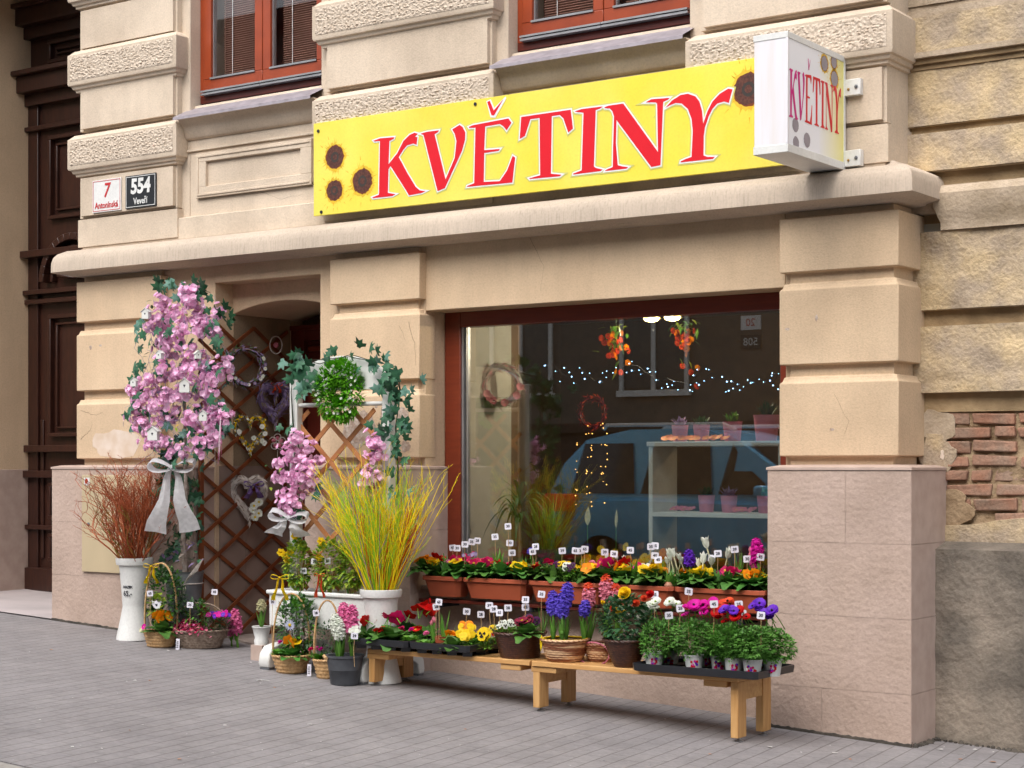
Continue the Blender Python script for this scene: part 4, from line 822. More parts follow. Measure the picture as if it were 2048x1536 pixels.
def crocus(p,heads,label,short,c='white'):
    o=empty('crocus',p,label,'crocus')
    def fl():
        b=MB(); rr=random.Random(4)
        for i in range(6):
            t=i*1.047; b.leaf((0,0,0),(math.cos(t)*.42,math.sin(t)*.42,1),.048*(1 if i%2 else .9),.026,P[c],-.12,up=(-math.cos(t),-math.sin(t),.2),pt=.8,n=4,fold=.4)
        b.tube([(0,0,-.06),(0,0,.004)],.0028,.003,P['cream'],5); b.tube([(0,0,0),(0,0,.025)],.0015,.002,P['orange'],4); return b.mesh('flower')
    for dx,dz,s in heads:
        inst('flower',kit(('cr',c),fl),o,(dx,R.uniform(-.02,.02),dz),(R.uniform(-.3,.3),R.uniform(-.35,.35),R.uniform(0,6)),s)
    inst('foliage',kit('crl',lambda:bulb_leaves(5,14,.12,.005,.45)),o)
    PL.append((Vector(p)+V(0,0,.08),short)); return o
def shoots(p,label,short,n=9,L=.13,w=.018,sp=.3,bulb=False,m='bulb',buds=0):
    o=empty('bulb_plant',p,label,'bulb plant')
    inst('foliage',kit(('sh',n,L,w,sp,m),lambda:bulb_leaves(n,n,L,w,sp,m)),o,rot=(0,0,R.uniform(0,6)))
    if bulb:
        b=MB(); b.lathe([(.004,-.03),(.022,-.02),(.026,-.005),(.016,.012),(.006,.022)],mat('papery brown bulb',(.40,.20,.12),.5,col2=(.25,.10,.06),vs=40),12); b.build('bulb',o)
    for i in range(buds):
        b=MB(); b.tube([(0,0,-.08),(0,0,0)],.0025,.0025,G['bulb'],5); b.lathe([(.003,0),(.009,.01),(.010,.022),(.003,.036)],P['cream'] if buds<3 else P['rosep'],8); k=b.build('bud',o); k.location=(R.uniform(-.03,.03),R.uniform(-.02,.02),L*R.uniform(.75,1.05))
    PL.append((Vector(p)+V(0,0,.09),short)); return o
def viola(p,cols,label,short,n=10,spread=.05,h=.07,r=.016,group=None,face=True,leaf='fresh',nm='viola',pansy=False):
    o=empty(nm,p,label,nm,group)
    def lv():
        b=MB(); rr=random.Random(11)
        for i in range(150):
            t=rr.uniform(0,6.28); q=rr.uniform(0,1)**.5*spread*1.15; b.leaf((math.cos(t)*q,math.sin(t)*q,rr.uniform(0,h*.7)),(math.cos(t),math.sin(t),rr.uniform(.1,1.2)),rr.uniform(.02,.04),.016,G[leaf],.3)
        return b.mesh('foliage')
    inst('foliage',kit(('vl',leaf,spread),lv),o,rot=(0,0,R.uniform(0,6)))
    def fl(c,f):
        b=MB(); rr=random.Random(3); k=P[c]
        for i,(an,rr_,w) in enumerate(((1.15,1.,1.1),(2.0,1.,1.1),(.15,.95,1.),(3.0,.95,1.),(-1.57,1.1,1.35))):
            d=V(math.cos(an),0,math.sin(an)); y=-.001*i; sd=V(-d.z,0,d.x); L=r*1.25*rr_; ww=r*.72*w
            b.add([V(0,y,0),d*L*.55-sd*ww+V(0,y-.002,0),d*L*.95-sd*ww*.7+V(0,y,0),d*L*1.05+V(0,y,0),d*L*.95+sd*ww*.7+V(0,y,0),d*L*.55+sd*ww+V(0,y-.002,0),d*L*.5+V(0,y-.001,0)],[(0,1,6),(1,2,3,6),(6,3,4,5),(0,6,5)],k)
            if f and an not in (1.15,2.0): b.add([V(0,y-.0035,0),d*L*.5-sd*ww*.5+V(0,y-.0045,0),d*L*.66+V(0,y-.0035,0),d*L*.5+sd*ww*.5+V(0,y-.0045,0)],[(0,1,2,3)],P['black'])
        b.blob((0,-.006,-.001),r*.1,P['eye'],5); b.tube([(0,.004,-.03),(0,.002,0)],.001,.001,G['fresh'],4); return b.mesh('flower')
    for i in range(n):
        t=i*2.4; q=spread*math.sqrt((i+.4)/n); c=cols[i%len(cols)]; f=face if not isinstance(face,list) else face[i%len(face)]
        inst('flower',kit(('vf',c,r,f),lambda:fl(c,f)),o,(math.cos(t)*q,math.sin(t)*q-.01,h+R.uniform(-.012,.015)),(R.uniform(-.7,-.2),R.uniform(-.2,.2),R.uniform(.0,1.0)),R.uniform(.85,1.15))
    PL.append((Vector(p)+V(0,0,.06),short)); return o
def bellis(p,cols,label,short,n=3,h=.06,group=None,spread=.03):
    o=empty('daisy',p,label,'daisy',group)
    def lv():
        b=MB(); rr=random.Random(8)
        for i in range(46):
            t=i*2.4; e=rr.uniform(.3,1.4); b.leaf((math.cos(t)*.012,math.sin(t)*.012,0),(math.cos(t)*e,math.sin(t)*e,1),rr.uniform(.06,.09),.03,G['fresh'],.3,pt=1.3,n=4)
        return b.mesh('foliage')
    def fl(c):
        b=MB(); rr=random.Random(2)
        for k in range(4): b.flower((0,0,k*.0028),(0,0,1),.021*(1-.17*k),14,P[c],.15+.25*k,None,rnd=rr,wd=1.2)
        b.tube([(0,0,-.05),(0,0,0)],.0015,.0015,G['fresh'],4); return b.mesh('flower')
    inst('foliage',kit('bel',lv),o,rot=(0,0,R.uniform(0,6)))
    for i in range(n):
        c=cols[i%len(cols)]; a=i*2.1+.4; q=spread*(.3+.7*i/max(1,n-1))
        inst('flower',kit(('bf',c),lambda:fl(c)),o,(math.cos(a)*q,math.sin(a)*q,h+R.uniform(-.005,.01)),(R.uniform(.1,.6),R.uniform(-.3,.3),0),R.uniform(.9,1.15))
    PL.append((Vector(p)+V(0,0,.06),short)); return o
def basket(name,loc,label,m,prof_,h,handle=None,n=30,rowh=.012,oval=1.,rz=0,hm=None,ampl=.006,rows=None,cat='basket',hr=.5,strw=False):
    o=empty(name,loc,label,cat,None,rz=rz); b=MB(); rows=rows or int(h/rowh); sub=4
    vs=[];nn=n*2; R_=lambda f:prof_[0]+(prof_[1]-prof_[0])*f**prof_[2]
    rs=[]
    for j in range(rows*sub+1):
        f=j/(rows*sub); rowi=j//sub; ph=(j%sub)/sub; ring=[]
        for k in range(nn):
            t=2*math.pi*k/nn; wv=ampl*math.sin(math.pi*ph)*(.45+.55*math.cos(math.pi*(k/1.+rowi))) 
            r=R_(f)+wv; ring.append((r*math.cos(t)*oval,r*math.sin(t),f*h))
        rs.append(ring)
    b.rings(rs,m,cap=False); b.poly([(R_(0)*math.cos(2*math.pi*k/20)*oval,R_(0)*math.sin(2*math.pi*k/20),.002) for k in range(20)],m)
    b.build('wicker_body',o,ang=70)
    b=MB(); 
    for s_ in range(2):
        pts=[]
        for k in range(61):
            t=2*math.pi*k/60; rr_=R_(1)+.003+.004*math.sin(t*14+s_*math.pi); pts.append((rr_*math.cos(t)*oval,rr_*math.sin(t),h+.004*math.cos(t*14+s_*math.pi)))
        b.tube(pts,.0055,.0055,m,6)
    b.build('rim',o)
    b=MB(); b.poly([((R_(1)-.006)*math.cos(2*math.pi*k/24)*oval,(R_(1)-.006)*math.sin(2*math.pi*k/24),h-.018) for k in range(24)],soil); b.build('soil',o)
    if handle:
        b=MB(); a0=R_(1)*oval; pts=[]
        for k in range(25):
            t=math.pi*k/24; pts.append((-math.cos(t)*a0*(1+.10*math.sin(t)),0,h-.03+math.sin(t)**.8*handle))
        for s_ in (-.005,.005): b.tube([(x,s_,z) for x,_,z in pts],.0055,.0055,hm or m,6)
        b.build('handle',o)
    return o
def bow(b,c,s,m,n=(0,-1,0),tails=1.3,wd=.35):
    c=Vector(c)
    for sd in (-1,1):
        pts=[]; 
        for k in range(13):
            t=2*math.pi*k/12; x=sd*s*(.5-.5*math.cos(t)); z=s*.30*math.sin(t)*(.4+.6*abs(x)/s)+.12*abs(x); pts.append((x,z))
        w=s*wd
        vs=[];fs=[]
        for k,(x,z) in enumerate(pts):
            vs+=[c+V(x,-w*(.35+.3*abs(x)/s)-.01,z-.15*w),c+V(x*.98,w*(.2+.35*abs(x)/s)-.01,z+.25*w*abs(x)/s)]
        for k in range(12): fs.append((k*2,k*2+1,k*2+3,k*2+2))
        b.add(vs,fs,m)
        vs=[];fs=[]
        for k in range(7):
            f=k/6; x=sd*s*(.08+.62*f+.06*math.sin(f*9)); z=-s*tails*f; w=s*(.07+wd*.75*f)
            vs+=[c+V(x-w,-.012+.02*math.sin(f*7+sd),z-sd*0.1*w),c+V(x,-.02+.02*math.cos(f*6),z),c+V(x+w,-.008+.02*math.sin(f*8),z+sd*.25*w)]
        for k in range(6): a=k*3; fs+=[(a,a+1,a+4,a+3),(a+1,a+2,a+5,a+4)]
        b.add(vs,fs,m)
    b.blob(c+V(0,-.015,0),s*.13,m,8)
def ivyleaf(b,p,d,s,m,up=(0,-1,0)):
    s*=1.14; p=Vector(p);d=Vector(d).normalized();u=Vector(up);sd=d.cross(u)
    if sd.length<.1: sd=d.cross(V(1,0,0))
    sd.normalize();nn=sd.cross(d)
    P_=lambda x,y,z=0:p+sd*s*x+d*s*y+nn*s*z
    vs=[P_(0,0,.0),P_(-.30,-.10,-.05),P_(-.52,.12,-.10),P_(-.28,.30,0),P_(-.46,.62,-.08),P_(-.16,.60,.03),P_(0,1.0,-.08),P_(.16,.60,.03),P_(.46,.62,-.08),P_(.28,.30,0),P_(.52,.12,-.10),P_(.30,-.10,-.05),P_(0,.4,.07)]
    b.add(vs,[(12,i,i+1) for i in range(0,11)]+[(12,11,0)],m)
# ================= wooden benches =================
def bench(x0,x1,label,slope=0.):
    zt=BT; y0,y1=-.60,-.20; o=empty('wooden_bench',((x0+x1)/2,-.4,gz((x0+x1)/2)),label,'bench','low pine benches under the window'); o.location=(0,0,0)
    for k in range(3):
        a=y0+k*.137; b=MB(); b.box(x0,a,zt-.028,x1,a+.125,zt,pine); b.build('seat_plank',o,bevel=.003)
    for x in (x0+.03,x1-.12):
        b=MB(); b.box(x-.04 if x<(x0+x1)/2 else x+.05-.14,y0+.01,zt-.062,x+.13 if x<(x0+x1)/2 else x+.05,y1-.01,zt-.03,pine); b.build('cross_rail',o,bevel=.003)
    for x in ((x0+.002,x1-.047) if x1>-1 else (x0+.002,)):
        for y in (y0+.012,y1-.10):
            g=gz(x)+.022; b=MB(); b.box(x,y,g,x+.045,y+.095,zt-.03 if x<(x0+x1)/2 else zt-.0295,pine_v); lg=b.build('leg',o,bevel=.003)
            b=MB(); b.lathe([(.024,0),(.026,.006),(.012,.012),(.006,.024)],alu,14,(x+.022,y+.05,g-.024)); b.build('adjustable_foot',lg)
        b=MB(); b.box(x+.004,y0+.108,zt-.13,x+.04,y1-.102,zt-.03,pine); b.build('leg_brace',o,bevel=.003)
bench(-3.26,-2.055,'pine bench nearer the doorway carrying black trays and the dark wicker basket')
bench(-2.04,-.72,'pine bench beside the pink stone pillar carrying the potted anemones')
# ================= window sill planters =================
bxs=[(-3.30,-2.985),(-2.975,-2.485),(-2.475,-1.955),(-1.945,-1.45),(-1.44,-.862)]
lb=['short terracotta planter at the doorway end of the window','second terracotta planter holding yellow and red primulas','middle terracotta planter above the blue hyacinths','fourth terracotta planter above the pink hyacinths','terracotta planter against the pink stone pillar under white crocuses']
for (x0,x1),l in zip(bxs,lb):
    o=empty('planter_box',(0,0,0),l,'planter','terracotta planters on the window ledge'); b=MB(); y0,y1=-.03,.155; z=.80
    def rr_(e,zz): 
        a,b_,c,d=x0+e,y0+e,x1-e,y1-e; k=.025; return [(a+k,b_,zz),(c-k,b_,zz),(c,b_+k,zz),(c,d-k,zz),(c-k,d,zz),(a+k,d,zz),(a,d-k,zz),(a,b_+k,zz)]
    b.rings([rr_(.035,z-.13),rr_(.012,z-.028),rr_(0,z-.026),rr_(0,z),rr_(.012,z),rr_(.016,z-.02)],terra,cap=False); b.poly(rr_(.034,z-.129),terra); b.build('box',o,bevel=.002)
    b=MB(); b.poly(rr_(.016,z-.022),soil); b.build('soil',o)
b=MB(); b.box(-3.36,.03,.628,-.87,.14,.648,dark_red); o=b.build('shelf_board',None,label='thin wooden board carrying the terracotta planters under the window',cat='shelf',bevel=.003)
b=MB()
for x in (-3.2,-2.5,-1.8,-1.05): b.box(x,.02,.60,x+.03,.215,.627,ink)
b.build('bracket',o)
ZP=.80
def wp(px,Y=.05,z=ZP+.026): q=at(px,1100,Y); return V(q.x,Y,z)
Gp='primulas in the window planters'
primula(wp(849,.04),'orange','bright orange primula at the doorway end of the planters','orange primula by the doorway end',8,eye='eye',group=Gp,sc=1.1)
primula(wp(875,.11),'red','small deep red primula behind the orange one near the window frame','small deep red primula',4,group=Gp,h=.07)
primula(wp(915,.05),'magenta','magenta and yellow primula next to the dark red window frame','magenta and yellow primula',8,group=Gp,col2='yellow',h=.06)
primula(wp(945,.04),'magenta','small magenta primula between the two-tone one and the yellow eyed one','small magenta primula',4,group=Gp,h=.055)
primula(wp(967,.03),'magenta','magenta primula with big yellow eyes in the second planter','yellow-eyed magenta primula',5,group=Gp,h=.058)
primula(wp(1001,.03),'red','single scarlet primula beside the large pale leaves','scarlet primula',3,group=Gp,h=.05,spread=.02)
primula(wp(1041,.02),'yellow','large yellow primula spilling over the second planter','large yellow primula of the second planter',8,group=Gp,h=.045,sc=1.05)
primula(wp(1099,.05),'magenta','crimson primula above the blue hyacinths','crimson primula above blue hyacinths',4,group=Gp,h=.065,spread=.02)
viola(wp(1125,.09),['purple','purple','yellow'],'dark purple and yellow violas behind the blue hyacinths','purple and yellow violas',10,.05,.07)
viola(wp(1143,.05),['yellow','white','purple'],'pale yellow and white violas beside the golden primula','pale yellow violas',8,.04,.06)
primula(wp(1181,.03),'orange','golden orange primula in the middle planter','golden orange primula in the middle',7,group=Gp,h=.05,eye='eye',col2='yellow')
bellis(wp(1186,.10),['pink','rosep'],'pink pompom daisies behind the golden primula','pink pompom daisies',4,.075)
primula(wp(1214,.04),'magenta','large hot magenta primula in the middle of the window','large hot magenta primula',6,group=Gp,h=.07,sc=1.1)
primula(wp(1246,.09),'red','bright red primula behind the amber one','bright red primula',7,group=Gp,h=.075)
primula(wp(1243,.02),'orange','amber primula in front of the bright red one','amber primula',5,group=Gp,h=.05,col2='yellow')
viola(wp(1290,.09),['magenta','white'],'magenta and white primroses beside a wide green leaf','magenta and white flowers',6,.04,.075,nm='viola',face=False)
primula(wp(1303,.03),'yellow','lemon yellow primula in the fourth planter','lemon yellow primula',9,group=Gp,h=.055,sc=1.1,eye='eye')
primula(wp(1400,.02),'yellow','double yellow primula in the last planter below the crocuses','double yellow primula',8,group=Gp,h=.05,sc=1.1)
primula(wp(1463,.04),'magenta','cherry red primula with yellow eyes in the last planter','cherry red primula',7,group=Gp,h=.06)
primula(wp(1505,.03),'orange','deep orange primula nearest the pink stone pillar','deep orange primula by the pillar',7,group=Gp,h=.055)
viola(wp(943,.12),['magenta','lilac'],'pink bellflowers with fine grey leaves against the window','pink bellflowers',8,.05,.10,r=.012,face=False)
shoots(wp(997,.10),'broad pale green tulip leaves behind the scarlet primula','broad pale tulip leaves',6,.16,.045,.22)
shoots(wp(891,.09),'narrow upright leaf cluster behind the orange primula','upright leaf cluster',4,.12,.035,.15)
shoots(wp(1046,.12),'narrow green bulb shoots behind the large yellow primula','green bulb shoots',14,.13,.012,.25)
shoots(wp(1095,.13),'dense green shoots below the dark window plants','dense green shoots',18,.11,.010,.4)
shoots(wp(1075,.08,ZP),'large ribbed green leaf beside the crimson primula','large ribbed leaf',3,.15,.06,.35,m='prim')
shoots(wp(1120,.14),'fine upright shoots behind the violas','fine upright shoots',16,.10,.009,.4,m='fresh')
shoots(wp(1268,.06),'broad fresh leaf between red and lemon primulas','broad fresh leaf',3,.14,.045,.25,m='fresh')
shoots(wp(1337,.02,ZP+.01),'sprouting hyacinth bulb with brown skin on the planter edge','sprouting brown bulb',6,.09,.022,.25,bulb=True)
shoots(wp(1478,.10),'tall green daffodil shoots by the pillar','tall daffodil shoots',16,.19,.012,.16)
shoots(wp(1505,.12),'white budded daffodil shoots nearest the pillar','white budded shoots',12,.17,.012,.2,buds=3)
shoots(wp(1320,.12),'thin green leaves under the white shelf front','thin green leaves',14,.15,.009,.3)
crocus(wp(1345,.06),[(-.02,.13,1.3),(.02,.14,1.2),(.04,.10,1),(-.03,.10,.9),(.0,.12,1.1),(.055,.12,1.)],'clump of white crocuses leaning over the fourth planter','clump of white crocuses')
crocus(wp(1412,.05),[(.0,.195,1.5),(-.01,.11,1.4),(.025,.10,1.3),(-.05,.09,1.1)],'tallest white crocus with wide open petals beside the violet hyacinth','tallest white crocus')
crocus(wp(1452,.07),[(.0,.14,1.4),(.05,.02,.8)],'closed white crocus between two price cards near the pillar','closed white crocus')
crocus(wp(1222,.13),[(-.03,.11,.8),(.04,.11,.8),(.1,.10,.8)],'three thin white crocus buds behind the magenta primula','thin white crocus buds')
hyacinth(wp(1380,.09),[(0,0,.10,.085)],'violet','short violet hyacinth beside the tallest white crocus','short violet hyacinth',6,.12)
hyacinth(wp(1516,.07),[(0,0,.15,.11),(-.03,.02,.10,.07)],'hot','hot pink hyacinth standing against the pillar','hot pink hyacinth by the pillar',7,.17)
hyacinth(wp(1062,.12),[(0,0,.13,.035)],'blue','tiny blue grape hyacinth above the second planter','tiny blue grape hyacinth',4,.10)
for i in range(34):   # loose leafy filling of the planters: one mass each
    pass
for j,(x0,x1) in enumerate(bxs):
    b=MB(); rr=random.Random(j)
    for i in range(int((x1-x0)*760)):
        x=rr.uniform(x0+.02,x1-.02); y=rr.uniform(.02,.14); b.leaf((x,y,ZP-.015),(rr.uniform(-.8,.8),rr.uniform(-.3,.5),rr.uniform(.45,1)),rr.uniform(.06,.14),rr.uniform(.015,.042),G[rr.choice(['prim','prim','fresh','bulb','dark'])],rr.uniform(.0,.45),n=4,pt=.9,tip=.3)
    b.build('ground_foliage',None,label='low green leaves filling the %s terracotta planter'%('first','second','middle','fourth','last')[j],cat='foliage',kind='stuff')
# price cards over the planters
Z4=lambda x,y:(800+x*.2734,1030+y*.2734); Z5=lambda x,y:(1150+x*.2734,1030+y*.2734)
for f,ls in ((Z4,[(790,83),(695,160),(803,205),(820,277),(475,215),(525,197),(567,188),(385,240),(418,243),(992,232),(970,268),(1187,262),(1283,262),(1325,262),(1352,250),(1498,272),(1565,285)]),(Z5,[(405,258),(585,225),(555,232),(585,297),(608,328),(1045,282),(1000,318),(1168,252),(1260,322),(1357,308)])):
    for x,y in ls: a,c=f(x,y); price(a,c,R.uniform(.03,.11),ZP-.02)
for i,(px,Y,c,l) in enumerate(((868,.03,'yellow','small yellow primula squeezed beside the orange one'),(900,.11,'pink','pale pink primula behind the magenta and yellow one'),(985,.08,'orange','little orange primula left of the scarlet one'),(1020,.09,'magenta','crimson primula bud cluster behind the large yellow one'),(1068,.04,'red','small red primula right of the large yellow one'),(1160,.10,'yellow','small yellow primula behind the golden one'),(1200,.11,'pink','rose pink primula behind the hot magenta one'),(1270,.10,'hot','hot pink primula behind the lemon one'),(1325,.09,'orange','small orange primula under the white crocuses'),(1372,.10,'orange','amber primula under the violet hyacinth'),(1430,.09,'hot','hot pink primula between the double yellow and cherry ones'),(1485,.09,'yellow','small yellow primula behind the cherry red one'),(1525,.06,'yellow','yellow primula touching the pink stone pillar'))):
    primula(wp(px,Y,ZP+.03),c,l,l.split(' primula')[0]+' primula',4,h=.05,spread=.022,sc=.8,group='primulas in the window planters')
# ================= bench top =================
def tray(x0,x1,y0,y1,z,label,cups,deep=.05):
    deep+=.012
    o=empty('plant_tray',(0,0,0),label,'plant tray','black plastic plant trays'); b=MB()
    def rg(e,zz,k=.02): a,b_,c,d=x0+e,y0+e,x1-e,y1-e; return [(a+k,b_,zz),(c-k,b_,zz),(c,b_+k,zz),(c,d-k,zz),(c-k,d,zz),(a+k,d,zz),(a,d-k,zz),(a,b_+k,zz)]
    b.rings([rg(.016,z+deep-.042),rg(.004,z+deep-.038),rg(.0,z+deep-.012),rg(0,z+deep),rg(.006,z+deep+.002),rg(.012,z+deep-.012)],black_p,cap=False); b.poly(rg(.011,z+deep-.02),black_p); b.build('rim',o)
    for i in range(cups[0]):
        for j in range(cups[1]):
            cx=x0+(i+.5)*(x1-x0)/cups[0]; cy=y0+(j+.5)*(y1-y0)/cups[1]; r=min((x1-x0)/cups[0],(y1-y0)/cups[1])*.42
            b=MB(); b.lathe([(r*.78,z),(r*.95,z+deep-.02)],black_p,4 if cups[0]<5 else 14,(cx,cy,0)); b.build('cup',o)
    return o
TZ=BT
tray(-3.36,-2.90,-.67,-.28,TZ,'black tray of red primulas and pink daisies at the bench end near the doorway',(4,3),.055)
tray(-2.89,-2.44,-.67,-.28,TZ,'black tray of yellow pansies next to the dark wicker basket',(4,3),.055)
tray(-1.33,-.565,-.68,-.22,TZ,'long black tray of anemone pots at the pillar end of the bench',(5,3),.03)
def bp(px,Y,z=TZ+.045): q=at(px,1200,Y); return V(q.x,Y,z)
primula(bp(737,-.50),'red','deep red primula at the outer corner of the first black tray','deep red primula at the tray corner',5,h=.085,sc=1.15,eye=None)
primula(bp(783,-.55),'magenta','large crimson primula with a yellow eye in the first tray','large crimson primula',4,h=.075,sc=1.45,spread=.02)
primula(bp(850,-.34),'red','red primula with big dark leaves behind the pink daisies','red primula behind the pink daisies',6,h=.12,sc=1.3,eye=None)
primula(bp(812,-.33),'red','dark leaved primula with hidden red blooms behind the crimson one','dark leaved primula',2,h=.08,sc=1.3,leafm='dark')
bellis(bp(820,-.57),['hot'],'daisy plant with one hot pink pompom over the first tray','hot pink pompom daisy',1,.07)
bellis(bp(850,-.60,TZ+.03),['pink'],'pale pink pompom daisy drooping over the tray rim','pale pink pompom daisy',1,.085)
shoots(bp(888,-.42),'tall green tulip leaves and stems in a brown pot on the bench','tall tulip leaves',6,.20,.028,.14)
o=shoots(bp(868,-.45),'coral striped tulip buds beside the tall green stems','coral tulip buds',4,.13,.025,.2,buds=3)
shoots(bp(915,-.45),'short pale tulip shoot next to the orange pansies','short tulip shoot',4,.12,.02,.2)
viola(bp(938,-.34),['orange','yellow'],'orange pansies at the back of the second tray','orange pansies',8,.05,.10,r=.018,nm='pansy',face=False)
viola(bp(932,-.56),['yellow'],'plain yellow pansies at the front of the second tray','plain yellow pansies',11,.05,.075,r=.019,nm='pansy',face=False)
viola(bp(972,-.57),['yellow'],'yellow pansy with a black face above the tray corner','black-faced yellow pansy',3,.03,.08,r=.027,nm='pansy')
viola(bp(993,-.38),['yellow','red'],'yellow and red pansies between tray and dark basket','yellow and red pansies',4,.04,.09,r=.02,nm='pansy')
primula(bp(905,-.61,TZ+.035),'yellow','leafy primula without open flowers on the second tray','leafy primula',0,sc=1)
b=MB(); b.lathe([(.035,0),(.048,.075),(.05,.075),(.046,.07)],terra,18); o=b.build('flowerpot',None,label='small brown pot under the tall tulip leaves on the tray',cat='flowerpot'); o.location=bp(884,-.42,TZ+.01)
for i,(px,Y,c,l,lf) in enumerate(((760,-.60,'red','scarlet primula at the front edge of the first tray','prim'),(800,-.46,'magenta','magenta primula in the centre of the first tray','prim'),(765,-.36,'red','red primula at the back corner of the first tray','dark'),(835,-.46,'red','red primula among big leaves in the first tray','prim'),(905,-.50,'orange','orange primula beside the yellow pansies','prim'),(955,-.45,'yellow','yellow primula in the middle of the second tray','prim'))):
    primula(bp(px,Y,TZ+.04),c,l,l.split(' primula')[0]+' primula on the bench',4,h=.06,spread=.022,sc=.95,leafm=lf)
# baskets on the bench
X=lambda px,Y:at(px,1200,Y).x
def spot(o,x,y,z): return o.location+V(x,y,z)
bk=basket('wicker_basket',(X(1040,-.46),-.46,BT),'dark brown rectangular wicker basket of white violas on the bench',wick_d,(.115,.155,1),.145,n=24,ampl=.005,oval=.95)
viola(spot(bk,-.05,-.05,.14),['white'],'small white violas in the dark brown basket','small white violas',11,.07,.05,r=.014,leaf='fresh')
viola(spot(bk,.07,-.02,.14),['purple','maroon'],'dark purple violas at the basket edge by the blue hyacinths','dark purple violas',9,.06,.08,r=.02)
primula(spot(bk,.10,-.08,.135),'maroon','wine red primula in the dark brown basket','wine red primula',4,h=.065,spread=.02)
shoots(spot(bk,.12,.06,.14),'thin grassy leaves behind the wine red primula','thin grassy leaves',16,.16,.006,.35)
bk=basket('wicker_basket',(X(1130,-.48),-.48,BT),'round striped willow basket of blue hyacinths with a yellow ribbon',wick_n,(.085,.135,.55),.125,n=18,ampl=.007,rows=9)
hyacinth(spot(bk,0,0,.12),[(-.06,-.03,.155,.12),(.0,.01,.205,.12),(.015,-.05,.15,.12),(.11,.03,.15,.08)],'blue','cluster of blue hyacinths in the round striped basket','blue hyacinth cluster',7,.16,sp=.2)
b=MB(); b.tube([(.128*math.cos(t),.128*math.sin(t),.128) for t in [i*.2 for i in range(32)]],.005,.005,P['yellow'],6); b.leaf((-.10,-.09,.15),(0,-.1,-1),.09,.02,P['yellow'],0,up=(0,-1,0)); o=b.build('ribbon',None,label='yellow ribbon tied round the striped hyacinth basket',cat='ribbon'); o.location=bk.location
bk=basket('wicker_basket',(X(1205,-.36),-.36,BT),'small striped basket with pink rope handle behind the rose basket',wick_n,(.075,.105,.55),.10,n=18,ampl=.006,rows=8)
hyacinth(spot(bk,-.02,0,.10),[(-.06,-.02,.22,.12),(.05,.0,.26,.13),(.11,.02,.24,.10)],'rosep','salmon pink hyacinths with fading tips above the small basket','salmon pink hyacinths',7,.24,top='coral',sp=.25)
b=MB(); b.tube([(.11*math.cos(t),-.10,.05+.065*math.sin(t)) for t in [i*.35 for i in range(19)]],.005,.005,P['rosep'],6); o=b.build('rope_handle',bk)
bk=basket('wicker_basket',(X(1252,-.52),-.52,BT),'dark flared wicker basket of yellow roses on the bench',wick_d,(.062,.125,.9),.15,n=20,ampl=.005)
def leafmass(n,rx,ry,rz,m,L,w,seed,zc=0,ms=None,shape=1,lobed=False):
    b=MB(); rr=random.Random(seed)
    for i in range(n):
        v=V(rr.gauss(0,1),rr.gauss(0,1),rr.gauss(0,1)).normalized()*rr.uniform(.45,1)**.6; q_=V(v.x*rx,v.y*ry,v.z*rz+zc)
        d=(v+V(rr.uniform(-.8,.8),rr.uniform(-.8,.8),rr.uniform(-.3,.8)))
        mm=G[m] if not ms or rr.random()<.65 else rr.choice(ms)
        if lobed:
            s=L*rr.uniform(.7,1.3)
            for a in (-.8,0,.8): dd=Matrix.Rotation(a,3,'Z')@d; b.leaf(q_,dd,s,w,mm,.2,n=2)
        else: b.leaf(q_,d,L*rr.uniform(.6,1.2),w*rr.uniform(.8,1.2),mm,.2,n=3)
    return b
o=empty('rose_bush',spot(bk,0,0,.14),'miniature rose bush with yellow and orange blooms in the flared basket','rose bush'); leafmass(950,.165,.14,.15,'rose',.038,.028,4,.11).build('foliage',o)
def rosefl(c,r): 
    b=MB(); rr=random.Random(1)
    for k in range(5): b.flower((0,0,k*.004),(0,0,1),r*(1-.15*k),6,P[c],.2+.28*k,None,rnd=rr,wd=1.25,notch=.02)
    b.blob((0,0,.008),r*.3,P[c],6); return b.mesh('flower')
for (px,py,c,r) in ((1250,1188,'yellow',.040),(1236,1222,'yellow',.018),(1247,1225,'yellow',.016),(1226,1217,'coral',.018),(1273,1208,'coral',.024),(1289,1198,'coral',.02),(1302,1190,'red',.026),(1207,1206,'yellow',.012)):
    q_=at(px,py,-.56); inst('flower',kit(('ro',c,r),lambda:rosefl(c,r)),o,q_-o.location,(.9,R.uniform(-.2,.3),R.uniform(-.2,.2)))
PL.append((o.location+V(0,0,.1),'miniature rose bush'))
# anemones
gpot=mat('grey printed pot',(.55,.56,.55),.45,var=.05); 
def anpot():
    b=MB(); b.lathe([(.040,0),(.052,.085),(.055,.087),(.055,.093),(.050,.09),(.048,.08)],gpot,22)
    return b.mesh('pot')
def anlabel(seed):
    b=MB(); rr=random.Random(seed); cs=[P['red'],P['hot'],P['violet'],P['magenta'],P['white'],P['red']]
    for k in range(16):
        a=-1.57+rr.uniform(-.55,.55); z=rr.uniform(.02,.062); r=.0405+.012*z/.085+.0009+k*.00005; s=.007
        pts=[]
        for q_ in range(8):
            t=q_*.785; aa=a+math.cos(t)*s/r; pts.append((math.cos(aa)*r,math.sin(aa)*r,z+math.sin(t)*s))
        b.poly(pts,cs[k%6])
    return b.mesh('printed_label')
def anfl(c):
    b=MB(); rr=random.Random(6); 
    for k in range(2): b.flower((0,0,k*.003),(0,0,1),.034*(1-.12*k),8,P[c],.25+.15*k,None,rnd=rr,wd=1.25,notch=.04)
    b.blob((0,0,.008),.0065,P['black'] if c!='white' else P['green'],7); b.tube([(0,0,-.14),(.004,0,-.06),(0,0,0)],.0022,.0022,G['fresh'],5); return b.mesh('flower')
